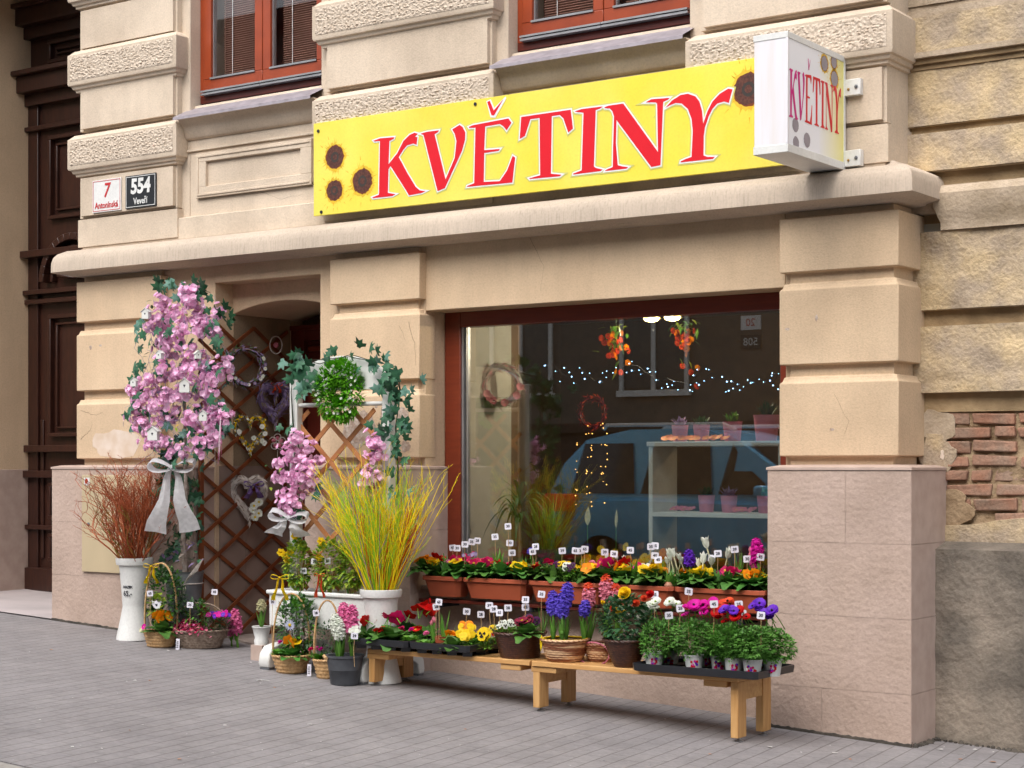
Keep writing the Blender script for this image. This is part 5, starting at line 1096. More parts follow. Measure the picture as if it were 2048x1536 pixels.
an=[(1308,-.56,[('white',1312,1205)],'white anemone in the grey pot beside the rose basket'),(1340,-.42,[('white',1345,1208),('white',1296,1222)],'pale anemone behind, between the white and the magenta ones'),
(1388,-.56,[('hot',1378,1216),('hot',1392,1209)],'magenta anemones in the middle of the long tray'),(1415,-.40,[('hot',1407,1211),('hot',1424,1208)],'rear magenta anemones behind the price card'),
(1440,-.50,[('red',1440,1228),('red',1447,1218)],'scarlet anemone next to the magenta ones'),(1460,-.36,[('coral',1456,1204)],'red ranunculus with green centre at the back of the tray'),
(1468,-.57,[('violet',1462,1220),('red',1480,1222)],'violet and red anemones above the printed front pot'),(1505,-.58,[('red',1474,1236)],'leafy anemone in the printed pot at the tray corner'),
(1522,-.40,[('violet',1519,1208)],'tallest violet anemone near the pillar'),(1545,-.48,[('violet',1545,1222),('violet',1537,1228)],'violet anemones at the very end of the tray')]
for i,(px,Y,fl,l) in enumerate(an):
    o=empty('potted_anemone',bp(px,Y,TZ+.006),l,'anemone','anemones in the long black tray')
    inst('pot',kit('anpot',anpot),o); inst('printed_label',kit(('anl',i%3),lambda:anlabel(i)),o.children[0],rot=(0,0,.35))
    inst('foliage',kit(('anf',i%4),lambda:leafmass(640,.12,.11,.10,'ane',.022,.012,i+30,.0,lobed=True).mesh('foliage')),o,(R.uniform(-.02,.02),R.uniform(-.02,.02),R.uniform(.15,.18)),(R.uniform(-.2,.2),R.uniform(-.2,.2),R.uniform(0,6)),(R.uniform(.85,1.2),R.uniform(.85,1.2),R.uniform(.8,1.15)))
    b=MB(); 
    for k in range(14): t=R.uniform(0,6.28); b.tube([(0,0,.07),(math.cos(t)*.04,math.sin(t)*.04,.13),(math.cos(t)*.09,math.sin(t)*.09,.14+R.uniform(-.04,.04))],.0013,.001,G['fresh'],4)
    b.build('stalks',o)
    for c,x,y in fl:
        for dx_,dy_,s_ in ((0,0,1.05),(R.uniform(-13,13),R.uniform(-4,8),.95),(R.uniform(-16,16),R.uniform(0,16),.8)):
            q_=at(x+dx_,y+dy_,Y-.02+R.uniform(-.03,.03)); inst('flower',kit(('an',c),lambda:anfl(c)),o,q_-o.location,(R.uniform(.3,1.0),R.uniform(-.3,.3),R.uniform(-.3,.3)),s_*R.uniform(.92,1.1))
    PL.append((o.location+V(0,0,.2),l.split(' in ')[0].split(' behind')[0].split(' at ')[0]))
for f,ls,Y in ((Z4,[(265,672),(285,637),(488,706),(592,728),(653,663),(685,688),(728,715),(790,680),(918,620),(918,675),(1035,580)],-.5),(Z5,[(582,583),(832,560),(687,735),(770,683),(1017,652),(1198,655),(1223,720),(1360,735)],-.55)):
    for x,y in ls: a,c=f(x,y); price(a,c,Y+R.uniform(-.03,.05),TZ+.08)
# ================= ground items at the doorway =================
def lathe_obj(name,loc,label,cat,pr,m,n=32,pn='body'):
    o=empty(name,loc,label,cat); b=MB(); b.lathe(pr,m,n,cap=False); b.poly([(pr[0][0]*math.cos(2*math.pi*k/n),pr[0][0]*math.sin(2*math.pi*k/n),pr[0][1]) for k in range(n)],m); b.build(pn,o,ang=50); return o
def vase(px,Y,label):
    p=at(px,1200,Y); g=gz(p.x)
    o=lathe_obj('flower_vase',(p.x,Y,g),label,'vase',[(.128,.0),(.126,.02),(.098,.15),(.083,.235),(.084,.25),(.092,.36),(.105,.50),(.110,.525),(.126,.53),(.131,.55),(.131,.575),(.122,.578),(.104,.55),(.10,.50)],white_p,36); return o
v1=vase(269,-.25,'tall white plastic vase of rust red curly willow, 65 written on it')
v2=vase(762,-.42,'tall white plastic vase of dyed yellow and green twigs')
# handwriting
for tx,h,z,dx in (('SVAZEK',.024,.375,.0),('65,-',.05,.33,.004)):
    r_=.0945; t_=text(tx,h,ink,(0,0,0),(0,0,0),None,off=.0008,sx=.9); me=t_.data
    for v in me.vertices:
        a=v.co.x/r_; d=v.co.z; zz=v.co.y; v.co=(math.sin(a)*(r_+.002+d),-math.cos(a)*(r_+.002+d),zz)
    o=t_; o.parent=v1; o.location=(0,0,z); o.rotation_euler=(0,0,.28); o.name='handwriting'
def twigs(name,loc,label,specs,seed,short=None):
    rr=random.Random(seed); o=empty(name,loc,label,'twigs')
    for nm,m,n,L,sp,curl,r0,br,bias in specs:
        b=MB()
        def stem(p,d,L,r,lvl):
            k=9 if lvl==0 else 5; pts=[p]; ph=rr.uniform(0,6); f=rr.uniform(9,15)
            dd=d.copy()
            for i in range(k):
                t=(i+1)/k; w=curl*(.3+t) if lvl==0 else curl*1.2
                dd=(dd+V(math.sin(ph+t*f)*w,math.cos(ph*1.3+t*f)*w,rr.uniform(-.3,.3)*w*.6)+V(d.x,d.y,0)*.05).normalized()
                p=p+dd*(L/k); pts.append(p)
                if lvl<2 and t>.3 and rr.random()<br: 
                    a=rr.uniform(0,6.28); e=rr.uniform(.25,.7); stem(p,(dd+V(math.cos(a)*e,math.sin(a)*e,rr.uniform(0,.2))).normalized(),L*(1-t*.6)*rr.uniform(.25,.5),r*.6,lvl+1)
            b.tube(pts,r,r*.45,m,4 if lvl==0 else 3,cap=False)
        for i in range(n):
            a=rr.uniform(0,6.28); q_=rr.random()**.6; e=q_*sp; c=V(math.cos(a)*.06*q_,math.sin(a)*.06*q_,.30)
            stem(c,(V(math.cos(a)*e+bias,math.sin(a)*e*.8,1)).normalized(),L*rr.uniform(.7,1.05),r0*rr.uniform(.7,1.1),0)
        b.build(nm,o,smooth=True,ang=180)
    return o
tw=lambda n,c,c2:mat(n,c,.5,col2=c2,vs=9)
wr1=tw('rust red willow bark',(.46,.11,.04),(.30,.065,.02)); wr2=tw('olive willow bark',(.30,.20,.03),(.16,.09,.02))
twigs('curly_willow',v1.location+V(0,0,.18),'rust red curly willow branches fanning out of the left white vase',[('red_stems',wr1,105,.92,.50,.85,.0042,.8,.04),('olive_stems',wr2,20,.62,.5,.6,.0045,.5,-.02)],3)
ty=tw('yellow dyed twig',(.95,.76,.015),(.88,.62,.01)); tg=tw('lime dyed twig',(.38,.70,.03),(.26,.52,.02)); to=tw('orange dyed twig',(.62,.12,.008),(.5,.07,.006)); tp=tw('purple dyed twig',(.22,.08,.34),(.3,.1,.4))
twigs('dyed_twigs',v2.location+V(0,0,.18),'yellow, lime and orange dyed birch twigs spraying from the right white vase',[('yellow_stems',ty,96,.86,.46,.26,.0038,.72,.01),('lime_stems',tg,84,.80,.32,.16,.0030,.75,-.05),('orange_stems',to,26,.76,.30,.06,.0045,.3,.15),('purple_stems',tp,9,.80,.55,.08,.0022,.5,.1),('pale_lime_stems',tg,14,.60,.5,.10,.0016,.7,.36)],8)
def gp(px,Y): q_=at(px,1200,Y); return V(q_.x,Y,gz(q_.x))
# small tall-handled basket (left)
bk=basket('wicker_basket',gp(322,-.36),'pale woven basket with tall hoop handle and yellow ribbon by the left white vase',wick_l,(.085,.115,.8),.105,handle=.50,n=16,rowh=.02,rows=5,ampl=.008,hm=wick_l,rz=.5)
primula(spot(bk,.06,-.05,.10),'orange','large orange yellow primula in the left hoop basket','orange primula in the left hoop basket',9,h=.085,sc=1.15,col2='yellow')
o=empty('boxwood',spot(bk,0,.04,.10),'dark boxwood sprigs filling the left hoop basket','boxwood'); leafmass(760,.17,.10,.22,'dark',.042,.021,7,.24,[G['box'],G['dark']]).build('foliage',o)
o=empty('variegated_ivy',spot(bk,.02,-.05,.28),'bright yellow green variegated sprig inside the left hoop basket','sprig'); leafmass(46,.075,.04,.09,'vari',.05,.036,9,.0).build('foliage',o)
b=MB(); 
for k in range(3): b.flower((-.085+k*.012,-.10,.12+k*.01),(0,-1,.4),.02,5,P['cream' if k<2 else 'hot'],.2,P['eye'])
o=b.build('small_flowers',None,label='cream and pink tiny primula blooms at the rim of the left hoop basket',cat='flowers'); o.location=bk.location
def pick(kind,px,py,Y,zb,label):
    p=at(px,py,Y); o=empty(kind,(p.x,Y,zb),label,'flower pick',rz=.4); h=p.z-zb; b=MB(); b.tube([(0,.003,-.01),(0,.003,h)],.002,.002,stick_m,5); b.build('stick',o); b=MB()
    if kind=='bird_pick':
        ps=[(-.035,.02),(-.02,.012),(.0,.02),(.02,.005),(.035,.03),(.036,-.005),(.02,-.035),(-.008,-.036),(-.03,-.01)]; b.rings([[(x,y,h+z) for x,z in ps] for y in (-.002,.002)],card_w); b.rings([[(x*.25,y,h+z*.3-.008) for x,z in ps] for y in (-.003,-.0021)],ink)
        b.build('bird',o)
    else:
        for k in range(13): a=k*.483; b.flower((0,0,0),(0,-1,.1),.001,3,card_w) if 0 else b.leaf((math.cos(a)*.01,-.003,h+math.sin(a)*.01),(math.cos(a),0,math.sin(a)),.028,.013,P['lpet'],0,up=(0,-1,0))
        b.blob((0,-.005,h),.011,P['eye'],8); b.build('daisy_head',o)
P['lpet']=pm('pale lilac wooden petal',(.58,.60,.82))
pick('bird_pick',389,1190+18,-.42,.36,'white bird shaped pick on a stick in the left hoop basket') if 0 else pick('bird_pick',313,1207,-.44,gz(-5.4)+.1,'white bird shaped pick on a stick in the left hoop basket')
pick('daisy_pick',580,1250,-.62,gz(-4)+.1,'pale lilac wooden daisy pick in the middle hoop basket')
def ribbon_bow(px,py,Y,s,m,label,tails=1.2,rz=.5,wd=.2):
    p=at(px,py,Y); b=MB(); bow(b,(0,0,0),s,m,tails=tails,wd=wd); o=b.build('ribbon_bow',None,label=label,cat='ribbon bow'); o.location=p; o.rotation_euler=(0,0,rz); return o
ribbon_bow(303,1132,-.40,.055,P['yellow'],'yellow ribbon bow tied on the left hoop handle',2.2,.6,.18)
# grey oval basket
bk2=basket('wicker_basket',gp(400,-.20),'oval grey brown basket with arched handle full of pink heather',wick_g,(.075,.105,.8),.12,handle=.22,n=20,rowh=.011,ampl=.005,oval=1.75,rz=.75)
o=empty('heather',spot(bk2,-.07,-.06,.09),'dusky pink flowering heather in the oval grey basket','heather')
b=MB(); rr=random.Random(12)
for i in range(620):
    x=rr.gauss(0,.065);y=rr.gauss(0,.04); z=.075*math.exp(-(x*x/.012+y*y/.006))+rr.uniform(-.02,.025); b.flower((x+.02,y,z+.01),(rr.uniform(-1,1),rr.uniform(-1,.2),.8),.009,4,rr.choice([P['maroon'],P['rosep'],P['pink'],P['magenta'],P['rosep']]),.6,rnd=rr)
b.build('flowers',o); leafmass(120,.11,.06,.04,'dark',.02,.006,2,.0).build('foliage',o)
viola(spot(bk2,.10,.08,.12),['hot','violet','hot'],'bright magenta cyclamen and violet blooms at the rear of the oval basket','magenta cyclamen',20,.085,.11,r=.014,face=False,leaf='dark')
hyacinth(gp(473,.02)+V(0,0,.04),[(0,0,.07,.15),(-.05,.0,.05,.10)],'pink','mauve pink hyacinth standing behind the oval basket on the threshold','mauve pink hyacinth on the threshold',5,.09)
b=leafmass(260,.12,.08,.10,'dark',.038,.018,19,.0,[G['box']]); o=b.build('boxwood',None,label='boxwood sprigs leaning between the hoop basket and the grey bucket',cat='boxwood'); o.location=gp(392,-.22)+V(0,0,.24)
# barcode labels leaning
for px,Y,l in ((355,-.40,'small white barcode label between the two baskets by the left vase'),(618,-.60,'small white barcode label beside the middle hoop basket')):
    p=gp(px,Y); b=MB(); b.box(-.013,0,.0,.013,.002,.075,card_w)
    for k in range(7): b.box(-.009,-.0006,.014+k*.007,.006,-.0001,.014+k*.007+(.002 if k%2 else .004),ink)
    o=b.build('barcode_label',None,label=l,cat='label'); o.location=p+V(0,0,.002); o.rotation_euler=(-.1,0,.4)
# white pot with green hyacinth
p=gp(523,-.30); o=lathe_obj('flowerpot',p+V(0,0,.10),'small white pot with a green budded hyacinth beside the white trough foot','flowerpot',[(.045,0),(.05,.03),(.044,.045),(.060,.115),(.064,.118),(.064,.125),(.056,.12)],white_p,24)
hyacinth(o.location+V(0,0,.11),[(0,0,.12,.07)],'cream','cream green hyacinth bud in the small white pot','cream green hyacinth',7,.15)
b=MB(); b.box(-.05,-.05,0,.05,.05,.102,tile_s); o=b.build('brick_stand',None,label='stone block under the small white hyacinth pot',cat='block'); o.location=p
# middle hoop basket
bk=basket('wicker_basket',gp(583,-.55),'pale woven basket with tall hoop handle and lilac daisy pick before the trough',wick_l,(.085,.118,.8),.11,handle=.42,n=16,rows=5,ampl=.008,hm=wick_l,rz=.5)
primula(spot(bk,.05,-.05,.10),'orange','golden primula in the middle hoop basket','golden primula in the middle hoop basket',6,h=.08,sc=1.0,col2='yellow')
bellis(spot(bk,-.05,-.06,.10),['hot'],'hot pink pompom daisy in the middle hoop basket','hot pink daisy',1,.09)
o=empty('boxwood',spot(bk,.01,.04,.12),'boxwood and bright ivy filling the middle hoop basket','boxwood'); leafmass(700,.16,.09,.20,'dark',.042,.021,17,.18,[G['box'],G['fresh']]).build('foliage',o)
leafmass(36,.07,.04,.06,'fresh',.045,.034,27,.27).build('bright_foliage',o)
ribbon_bow(560,1135+20,-.62,.06,P['yellow'],'yellow ribbon bow on the middle hoop handle',2.4,.6,.18)
b=MB(); rr=random.Random(31)
for i in range(7):
    x=rr.uniform(-.05,.12); pts=[V(x,0,.1),V(x+rr.uniform(-.02,.03),0,.25),V(x+rr.uniform(-.03,.05),0,.42)]; b.tube(pts,.002,.0015,wick_d,4)
    for k in range(9): f=k/9; q_=pts[0].lerp(pts[2],.25+.75*f); b.blob(q_+V(rr.uniform(-.006,.006),-.004,0),.006,mat('grey catkin',(.35,.32,.3),.8),5,sz=1.5)
o=b.build('catkin_twigs',None,label='dark willow twigs with grey catkins in the middle hoop basket',cat='twigs'); o.location=bk.location
# small hoop basket
bk=basket('wicker_basket',gp(655,-.55),'smallest pale basket half hidden behind the dark grey tub, coral ribbon on its hoop',wick_l,(.06,.085,.8),.115,handle=.40,n=14,rows=5,ampl=.007,hm=wick_l,rz=.5)
bellis(spot(bk,-.05,-.03,.11),['hot','hot','magenta'],'hot pink daisies in the smallest basket','hot pink daisies in the smallest basket',3,.06,spread=.06)
o=empty('boxwood',spot(bk,0,.02,.14),'dark twiggy boxwood in the smallest basket','boxwood'); leafmass(260,.08,.06,.12,'dark',.025,.012,14,.1).build('foliage',o)
ribbon_bow(640,1150,-.62,.035,P['coral'],'coral ribbon wound on the small basket hoop',4.0,.5,.22)
# dark grey tub with hyacinths
p=gp(690,-.66); o=lathe_obj('planter_tub',p,'dark grey ribbed tub of white and pink hyacinths with wooden grip','tub',[(.085,0),(.09,.01),(.100,.09),(.103,.092),(.103,.10),(.112,.165),(.118,.168),(.118,.183),(.108,.18),(.104,.16)],tubm,36)
b=MB(); b.tube([(-.10,-.08,.175),(-.05,-.115,.165)],.010,.010,stick_m,8); b.build('wooden_grip',o); b=MB(); b.poly([(.104*math.cos(k*.3),.104*math.sin(k*.3),.16) for k in range(21)],soil); b.build('soil',o)
hyacinth(p+V(0,0,.16),[(-.035,-.03,.15,.12),(.0,-.05,.13,.11)],'white','white hyacinth at the front of the dark grey tub','white hyacinth',7,.18,sp=.18)
hyacinth(p+V(0,0,.16),[(-.04,.02,.19,.14),(.045,.01,.17,.15)],'pink','two pink hyacinths behind the white one in the grey tub','pink hyacinths in the grey tub',6,.18,sp=.18)
viola(p+V(.09,-.0,.26),['white'],'white hyacinth florets leaning out of the grey tub towards the trays','white florets',8,.03,.08,r=.014,face=False)
# zinc bucket with the blossom tree
pb=gp(368,-.10); zt=.62
bu=lathe_obj('zinc_bucket',pb,'grey zinc bucket holding the pink silk blossom tree','bucket',[(.085,0),(.09,.01),(.135,.48),(.14,.50),(.145,.505),(.138,.50),(.132,.46)],zinc,30)
b=MB(); b.tube([(.133*math.cos(t),.133*math.sin(t),.42) for t in [i*.22 for i in range(30)]],.004,.004,wick_w,5); 
for k in range(5): b.tube([(.10,-.09,.43),(.17+.02*k,-.12,.48+.01*k),(.26+.015*k,-.13,.56+.012*k)],.004,.002,wick_w,4)
for k in (-1,1): b.tube([(.10,-.10,.43),(.10+.03*k,-.11,.39),(.10+.01*k,-.11,.33),(.10,-.10,.42)],.004,.004,wick_w,4)
b.build('raffia_string',bu)
tr=empty('blossom_tree',pb+V(0,0,.35),'pink silk cherry blossom tree with ivy beside the doorway','silk blossom tree')
b=MB(); bark=mat('whitewashed trunk bark',(.40,.34,.30),.8,col2=(.2,.15,.12),vs=30,bump=.003,bs=50)
b.tube([(0,0,-.1),(.02,0,.1),(-.01,.0,.35),(.02,0,.7),(0,0,1.6)],.028,.010,bark,8); b.build('trunk',tr)
def bloss(seed):
    b=MB(); rr=random.Random(seed)
    for k in range(11):
        c=V(rr.gauss(0,.022),rr.gauss(0,.022),rr.gauss(0,.016))
        for j in range(2): b.flower(c+V(0,0,j*.003),c*20+V(rr.uniform(-.4,.4),rr.uniform(-.4,.4),.3),.020*(1-.25*j),5,P['blossom'],.35+.3*j,None,rnd=rr,wd=1.25,notch=.1)
    return b.mesh('blossom')
def inshape(px,py): # silhouette of the blossom column in its own plane
    w=[(560,0),(580,55),(650,82),(740,92),(790,102),(860,92),(890,60),(918,30),(930,0)]
    for (a,wa),(b_,wb) in zip(w,w[1:]):
        if a<=py<=b_: return abs(px-362)<wa+(wb-wa)*(py-a)/(b_-a)
    return False
rr=random.Random(21); n=0; Ytree=-.12
leaves=MB(); vines=MB()
while n<100:
    px=rr.uniform(262,465); py=rr.uniform(572,915)
    if not inshape(px,py): continue
    dx=(px-362)/100; Y=Ytree-math.sqrt(max(0,1-dx*dx))*.20*rr.uniform(.2,1)
    q_=at(px,py,Y); v=V(dx*1.2,-1,.3)
    inst('blossom',kit(('bls',n%5),lambda:bloss(n)),tr,q_-tr.location,(rr.uniform(.6,1.5),rr.uniform(-.5,.5),rr.uniform(-.6,.6)),rr.uniform(1.0,1.45)); n+=1
for i in range(230):
    while True:
        px=rr.uniform(258,470); py=rr.uniform(560,930)
        if inshape(362+(px-362)*.9,py): break
    dx=(px-362)/100; Y=Ytree-math.sqrt(max(0,1-dx*dx*.8))*.20*rr.uniform(-.1,1.0); q_=at(px,py,Y)-tr.location
    edge=abs(dx)>.7 or py>860 or py<600
    if edge or rr.random()<.35: ivyleaf(leaves,q_,(rr.uniform(-1,1),rr.uniform(-.5,0),rr.uniform(-1,.3)),rr.uniform(.05,.085),G['ivy'] if rr.random()<.75 else G['ivyl'])
    elif i%3==0: leaves.leaf(q_,(rr.uniform(-1,1),-.6,rr.uniform(-1,.6)),.045,.02,P['eye'] if rr.random()<.4 else G['vari'],.2)
    else: leaves.leaf(q_,(rr.uniform(-1,1),-.3,rr.uniform(-1,.6)),.05,.025,G['dark'],.2)
for i in range(46):
    px=rr.uniform(290,440); py=rr.uniform(590,840); pts=[at(px+rr.gauss(0,6)*k,py+k*rr.uniform(12,26),Ytree-.05-.13*rr.random())-tr.location for k in range(6)]; vines.tube(pts,.0016,.0012,mat('blue grey wire vine',(.14,.16,.28),.5),3)
leaves.build('ivy_foliage',tr); vines.build('wire_vines',tr)
for x,y in ((330,572),(400,575),(455,640)): 
    b=MB(); q_=at(x,y,Ytree-.08)-tr.location
    for k in range(7): ivyleaf(b,q_+V(rr.gauss(0,.05),rr.gauss(0,.03),rr.gauss(0,.03)),(rr.uniform(-1,1),-.4,rr.uniform(-.2,1)),.075,G['ivy'])
    b.build('ivy_sprig',tr)
# ivy lower hanging under the tree
b=MB()
for i in range(95):
    px=rr.uniform(318,405); py=rr.uniform(900,1115); q_=at(px,py,-.04+rr.uniform(-.05,.08))-tr.location; ivyleaf(b,q_,(rr.uniform(-1,1),-.5,rr.uniform(-1,.4)),rr.uniform(.05,.085),G['ivy'] if rr.random()<.8 else G['dark'])
for i in range(40):
    px=rr.uniform(325,405); py=rr.uniform(1085,1125); q_=at(px,py,-.15)-tr.location; b.leaf(q_,(rr.uniform(-1,1),-.5,rr.uniform(-.3,1)),.06,.03,rr.choice([bark,P['lilac'],G['ivy']]),.2)
b.build('trailing_ivy',tr)
# birdhouses
for i,(x,y,s,l) in enumerate(((307,868,1.,'white birdhouse lowest in the blossom tree, above the white bow'),(369,772,1.,'white birdhouse in the middle of the blossom tree'),(320,710,.6,'tiny white birdhouse upper left in the blossom tree'),(395,710,.55,'tiny white birdhouse turned sideways right of the upper one'),(406,832,.75,'white birdhouse at the doorway edge of the blossom tree'),(293,628,.75,'white birdhouse near the blossom tree top, partly under ivy'),(268,765,.6,'little white birdhouse at the outer rim of the blossom tree'))):
    p=at(x,y,Ytree-.25); o=empty('birdhouse',p,l,'birdhouse',None,rz=(.5,.75,.2,1.2,.7,.3,.4)[i]); w=.034*s;h=.045*s;d=.03*s
    b=MB(); b.rings([[(-w,y_,-h),(w,y_,-h),(w,y_,h*.35),(0,y_,h*1.05),(-w,y_,h*.35)] for y_ in (-d,d)],white_w); b.build('house_body',o)
    b=MB(); 
    for sd in (-1,1): b.obox(V(sd*w*.62,0,h*.80),V(sd*w*1.45,0,-h*.85),V(0,d*2.4,0),V(.1*h,0,.12*h),white_w)
    b.build('roof',o)
    b=MB(); b.poly([(.0,-d-.0006,-.012*s),(.008*s,-d-.0006,.004*s),(.004*s,-d-.0006,.01*s),(0,-d-.0006,.006*s),(-.004*s,-d-.0006,.01*s),(-.008*s,-d-.0006,.004*s)],ink); b.build('heart_hole',o)
    b=MB(); b.tube([(0,0,h*1.05),(0,0,h*1.05+.05)],.001,.001,wick_w,3); b.build('cord',o)
# big gauze bow on the tree
p=at(345,935,-.30); b=MB(); bow(b,(0,0,0),.165,cloth_w,tails=2.7,wd=.5); o=b.build('gauze_bow',None,label='large white gauze bow with long tails tied under the blossom tree',cat='bow'); o.location=p; o.rotation_euler=(0,0,.55)
# ================= brown lattice in the doorway and its ornaments =================
XLat=-5.325
o=empty('lattice_panel',(XLat,.4,0),'tall brown diamond lattice panel along the doorway side wall','trellis'); o.location=(0,0,0)
b=MB(); ya,yb2,za,zb=.02,.93,.18,2.52
b.box(XLat-.012,ya,za,XLat+.012,ya+.035,1.55,latt); b.build('edge_bar',o,bevel=.002)
sp=.235
for d_ in (1,-1):
    b=MB()
    k=-20
    while k<30:
        c=k*sp*1.0
        # line z = c + d*(y-ya)*1.25
        pts=[]
        y_s=[ya,yb2]; f=lambda y:c+d_*(y-ya)*.635+.05
        lo,hi=ya,yb2
        ys=[ya+(yb2-ya)*i/60 for i in range(61)]; ok=[y for y in ys if za<=f(y)<=zb]
        if len(ok)>4: b.bar((XLat+.008*d_,ok[0],f(ok[0])),(XLat+.008*d_,ok[-1],f(ok[-1])),.028,.008,latt,n=(1,0,0))
        k+=1
    b.build('slat',o,bevel=.0015,smooth=False)
def hang(name,px,py,label,cat,bf,X=XLat+.04,rz=1.15,sc=1):
    b=MB(); bf(b); o=b.build(name,None,label=label,cat=cat); o.location=atx(px,py,X); o.rotation_euler=(0,0,rz); o.scale=(sc,sc,sc); return o
def f1(b): wreath(b,.14,.03,wick_d,[P['lilac'],wick_g,G['dark']],300,5,.04,.01); [b.flower((math.cos(t)*.14,-.045,math.sin(t)*.14),(0,-1,.2),.014,5,P['white' if k%3 else 'lilac'],.2,P['eye']) for k,t in enumerate([R.uniform(2.8,7) for _ in range(22)])]
hang('wreath',492,733,'dim lilac twig wreath high on the brown lattice','wreath',f1,sc=.95)
def f2(b): wreath(b,.11,.05,P['lilac'],[P['lilac'],wick_g],380,6,.05,.012,shape='heart'); bow(b,(.0,-.05,.11),.045,P['coral'],wd=.3)
hang('heart_wreath',548,800,'dusky lilac heart with a coral bow on the lattice near the door','heart wreath',f2,rz=1.1)
def f3(b): wreath(b,.115,.02,wick_g,[P['yellow'],P['white'],G['dark'],P['yellow']],300,7,.03,.014,shape='heart'); [b.flower((rr.uniform(-.11,.11),-.03,rr.uniform(-.1,.1)),(0,-1,.1),.02,5,P['white'],.1) for _ in range(6)]
hang('heart_wreath',500,863,'yellow and white blossom heart wreath in the middle of the lattice','heart wreath',f3,rz=1.0)
def f4(b):
    C=wreath(b,.10,.035,wick_w,[wick_w,wick_w,wick_g],520,8,.04,.006,.1,shape='heart'); bow(b,(.02,-.05,.06),.06,P['purp2'],tails=1.3,wd=.35)
    for k in range(5): b.flower((.03+.02*math.cos(k*2.),-.055,-.06-.022*k+.02),(.1,-1,.2),.026,14,P['white'],.1,P['eye'],.3,wd=1.2)
P['purp2']=pm('violet ribbon',(.20,.12,.34))
hang('heart_wreath',497,990,'white wicker heart with violet bow and daisies on the lattice','heart wreath',f4,rz=.95,sc=1.25)
def f5(b,c1=None):
    for k in range(5): t=k*1.2566+.3; b.tube([(math.cos(t)*.035+math.cos(a)*.026,-.002,math.sin(t)*.035+math.sin(a)*.026) for a in [j*.628 for j in range(11)]],.004,.004,wick_w,5); b.blob((math.cos(t)*.03,.003,math.sin(t)*.03),.018,P['rosep'],8,jit=.2)
    b.tube([(0,0,.06),(0,0,.12)],.001,.001,wick_w,3); b.tube([(0,0,-.06),(0,0,-.19)],.002,.002,wick_w,3)
hang('flower_ornament',555,884,'pink flower shaped ornament with white rim hanging by the door','ornament',f5,rz=.8)
hang('flower_ornament',430,878,'pink flower shaped ornament dangling beside the blossom tree ribbons','ornament',f5,X=-5.22,rz=.7)
def f6(b): b.tube([(.05*math.sin(t),0,.05*math.cos(t)*1.3) for t in [i*.4 for i in range(17)]],.005,.005,wick_w,5); b.blob((0,0,0),.022,P['rosep'],6); 
hang('ring_ornament',552,690,'faint pink ring ornament at the lattice top','ornament',f6,rz=1.2)
b=MB(); 
for k in range(5): b.leaf((k*.012,-.01*k,0),(rr.uniform(-.1,.1),-.05,-1),rr.uniform(.2,.34),.014,[P['pink'],cloth_w,P['blossom']][k%3],.02,up=(0,-1,0),pt=.2)
o=b.build('ribbon_tails',None,label='thin pink and white ribbons hanging from the blossom tree edge',cat='ribbon'); o.location=at(440,835,-.25)
# ================= white arched trellis planter =================
xa,xb=-4.115,-3.335; YA=-.30
AR=empty('arch_trellis_planter',((xa+xb)/2,YA,gz(-3.7)),'white arched trellis planter with brown lattice before the middle pilaster','trellis planter'); AR.location=(0,0,0)
for x in (xa,xb):
    b=MB(); b.box(x-.032,YA-.03,.30,x+.032,YA+.03,2.07,white_w); b.build('post',AR,bevel=.006)
    b=MB(); g=gz(x); pr=[(-.30,0),(-.31,.03),(-.30,.09),(-.26,.135),(-.18,.15),(.18,.15),(.26,.135),(.30,.09),(.31,.03),(.30,0),(.25,0),(.24,.06),(.2,.085),(-.2,.085),(-.24,.06),(-.25,0)]
    b.rings([[(x+w_,YA+y*1.,g+.012+z) for y,z in pr] for w_ in (-.045,.045)],white_w); b.build('foot',AR,bevel=.008)
    b=MB(); b.box(x-.04,YA-.30,g,x+.04,YA-.25,g+.013,zinc); b.box(x-.04,YA+.25,g,x+.04,YA+.30,g+.013,zinc); b.build('glide',AR)
    b=MB(); b.box(x-.03,YA-.03,gz(x)+.1,x+.03,YA+.03,.31,white_w); b.build('leg',AR)
b=MB(); n=20; cx=(xa+xb)/2; hw=(xb-xa)/2
arc=[(cx+hw*math.cos(math.pi*k/n),2.02+.185*math.sin(math.pi*k/n)) for k in range(n+1)]; low=[(x,1.985) for x,z in arc[::-1]]
b.rings([[(x,y,z) for x,z in arc+low[1:-1]] for y in (YA-.018,YA+.018)],white_w); b.build('arch_board',AR,bevel=.003)
b=MB(); b.tube([(xa,YA,1.895),(xb,YA,1.895)],.014,.014,white_w,10); b.build('rail',AR)
b=MB(); b.box(xa-.12,YA-.13,.46,xb-.03,YA+.13,.672,white_p); b.box(xa-.135,YA-.145,.668,xb-.02,YA-.10,.695,white_p); b.box(xa-.135,YA+.10,.668,xb-.02,YA+.145,.695,white_p); b.box(xa-.135,YA-.0995,.668,xa-.10,YA+.0995,.695,white_p); b.build('trough',AR,bevel=.008)
b=MB(); sp=.25
for d_ in (1,-1):
    for k in range(-9,14):
        f=lambda x:.78+k*sp+d_*(x-xa)*.9
        xs_=[xa+(xb-xa)*i/80 for i in range(81)]; ok=[x for x in xs_ if .70<=f(x)<=1.86]
        if len(ok)>5: b.bar((ok[0],YA+.02+.006*d_,f(ok[0])),(ok[-1],YA+.02+.006*d_,f(ok[-1])),.032,.008,latt2,n=(0,1,0))
b.build('lattice',AR,bevel=.0015,smooth=False)
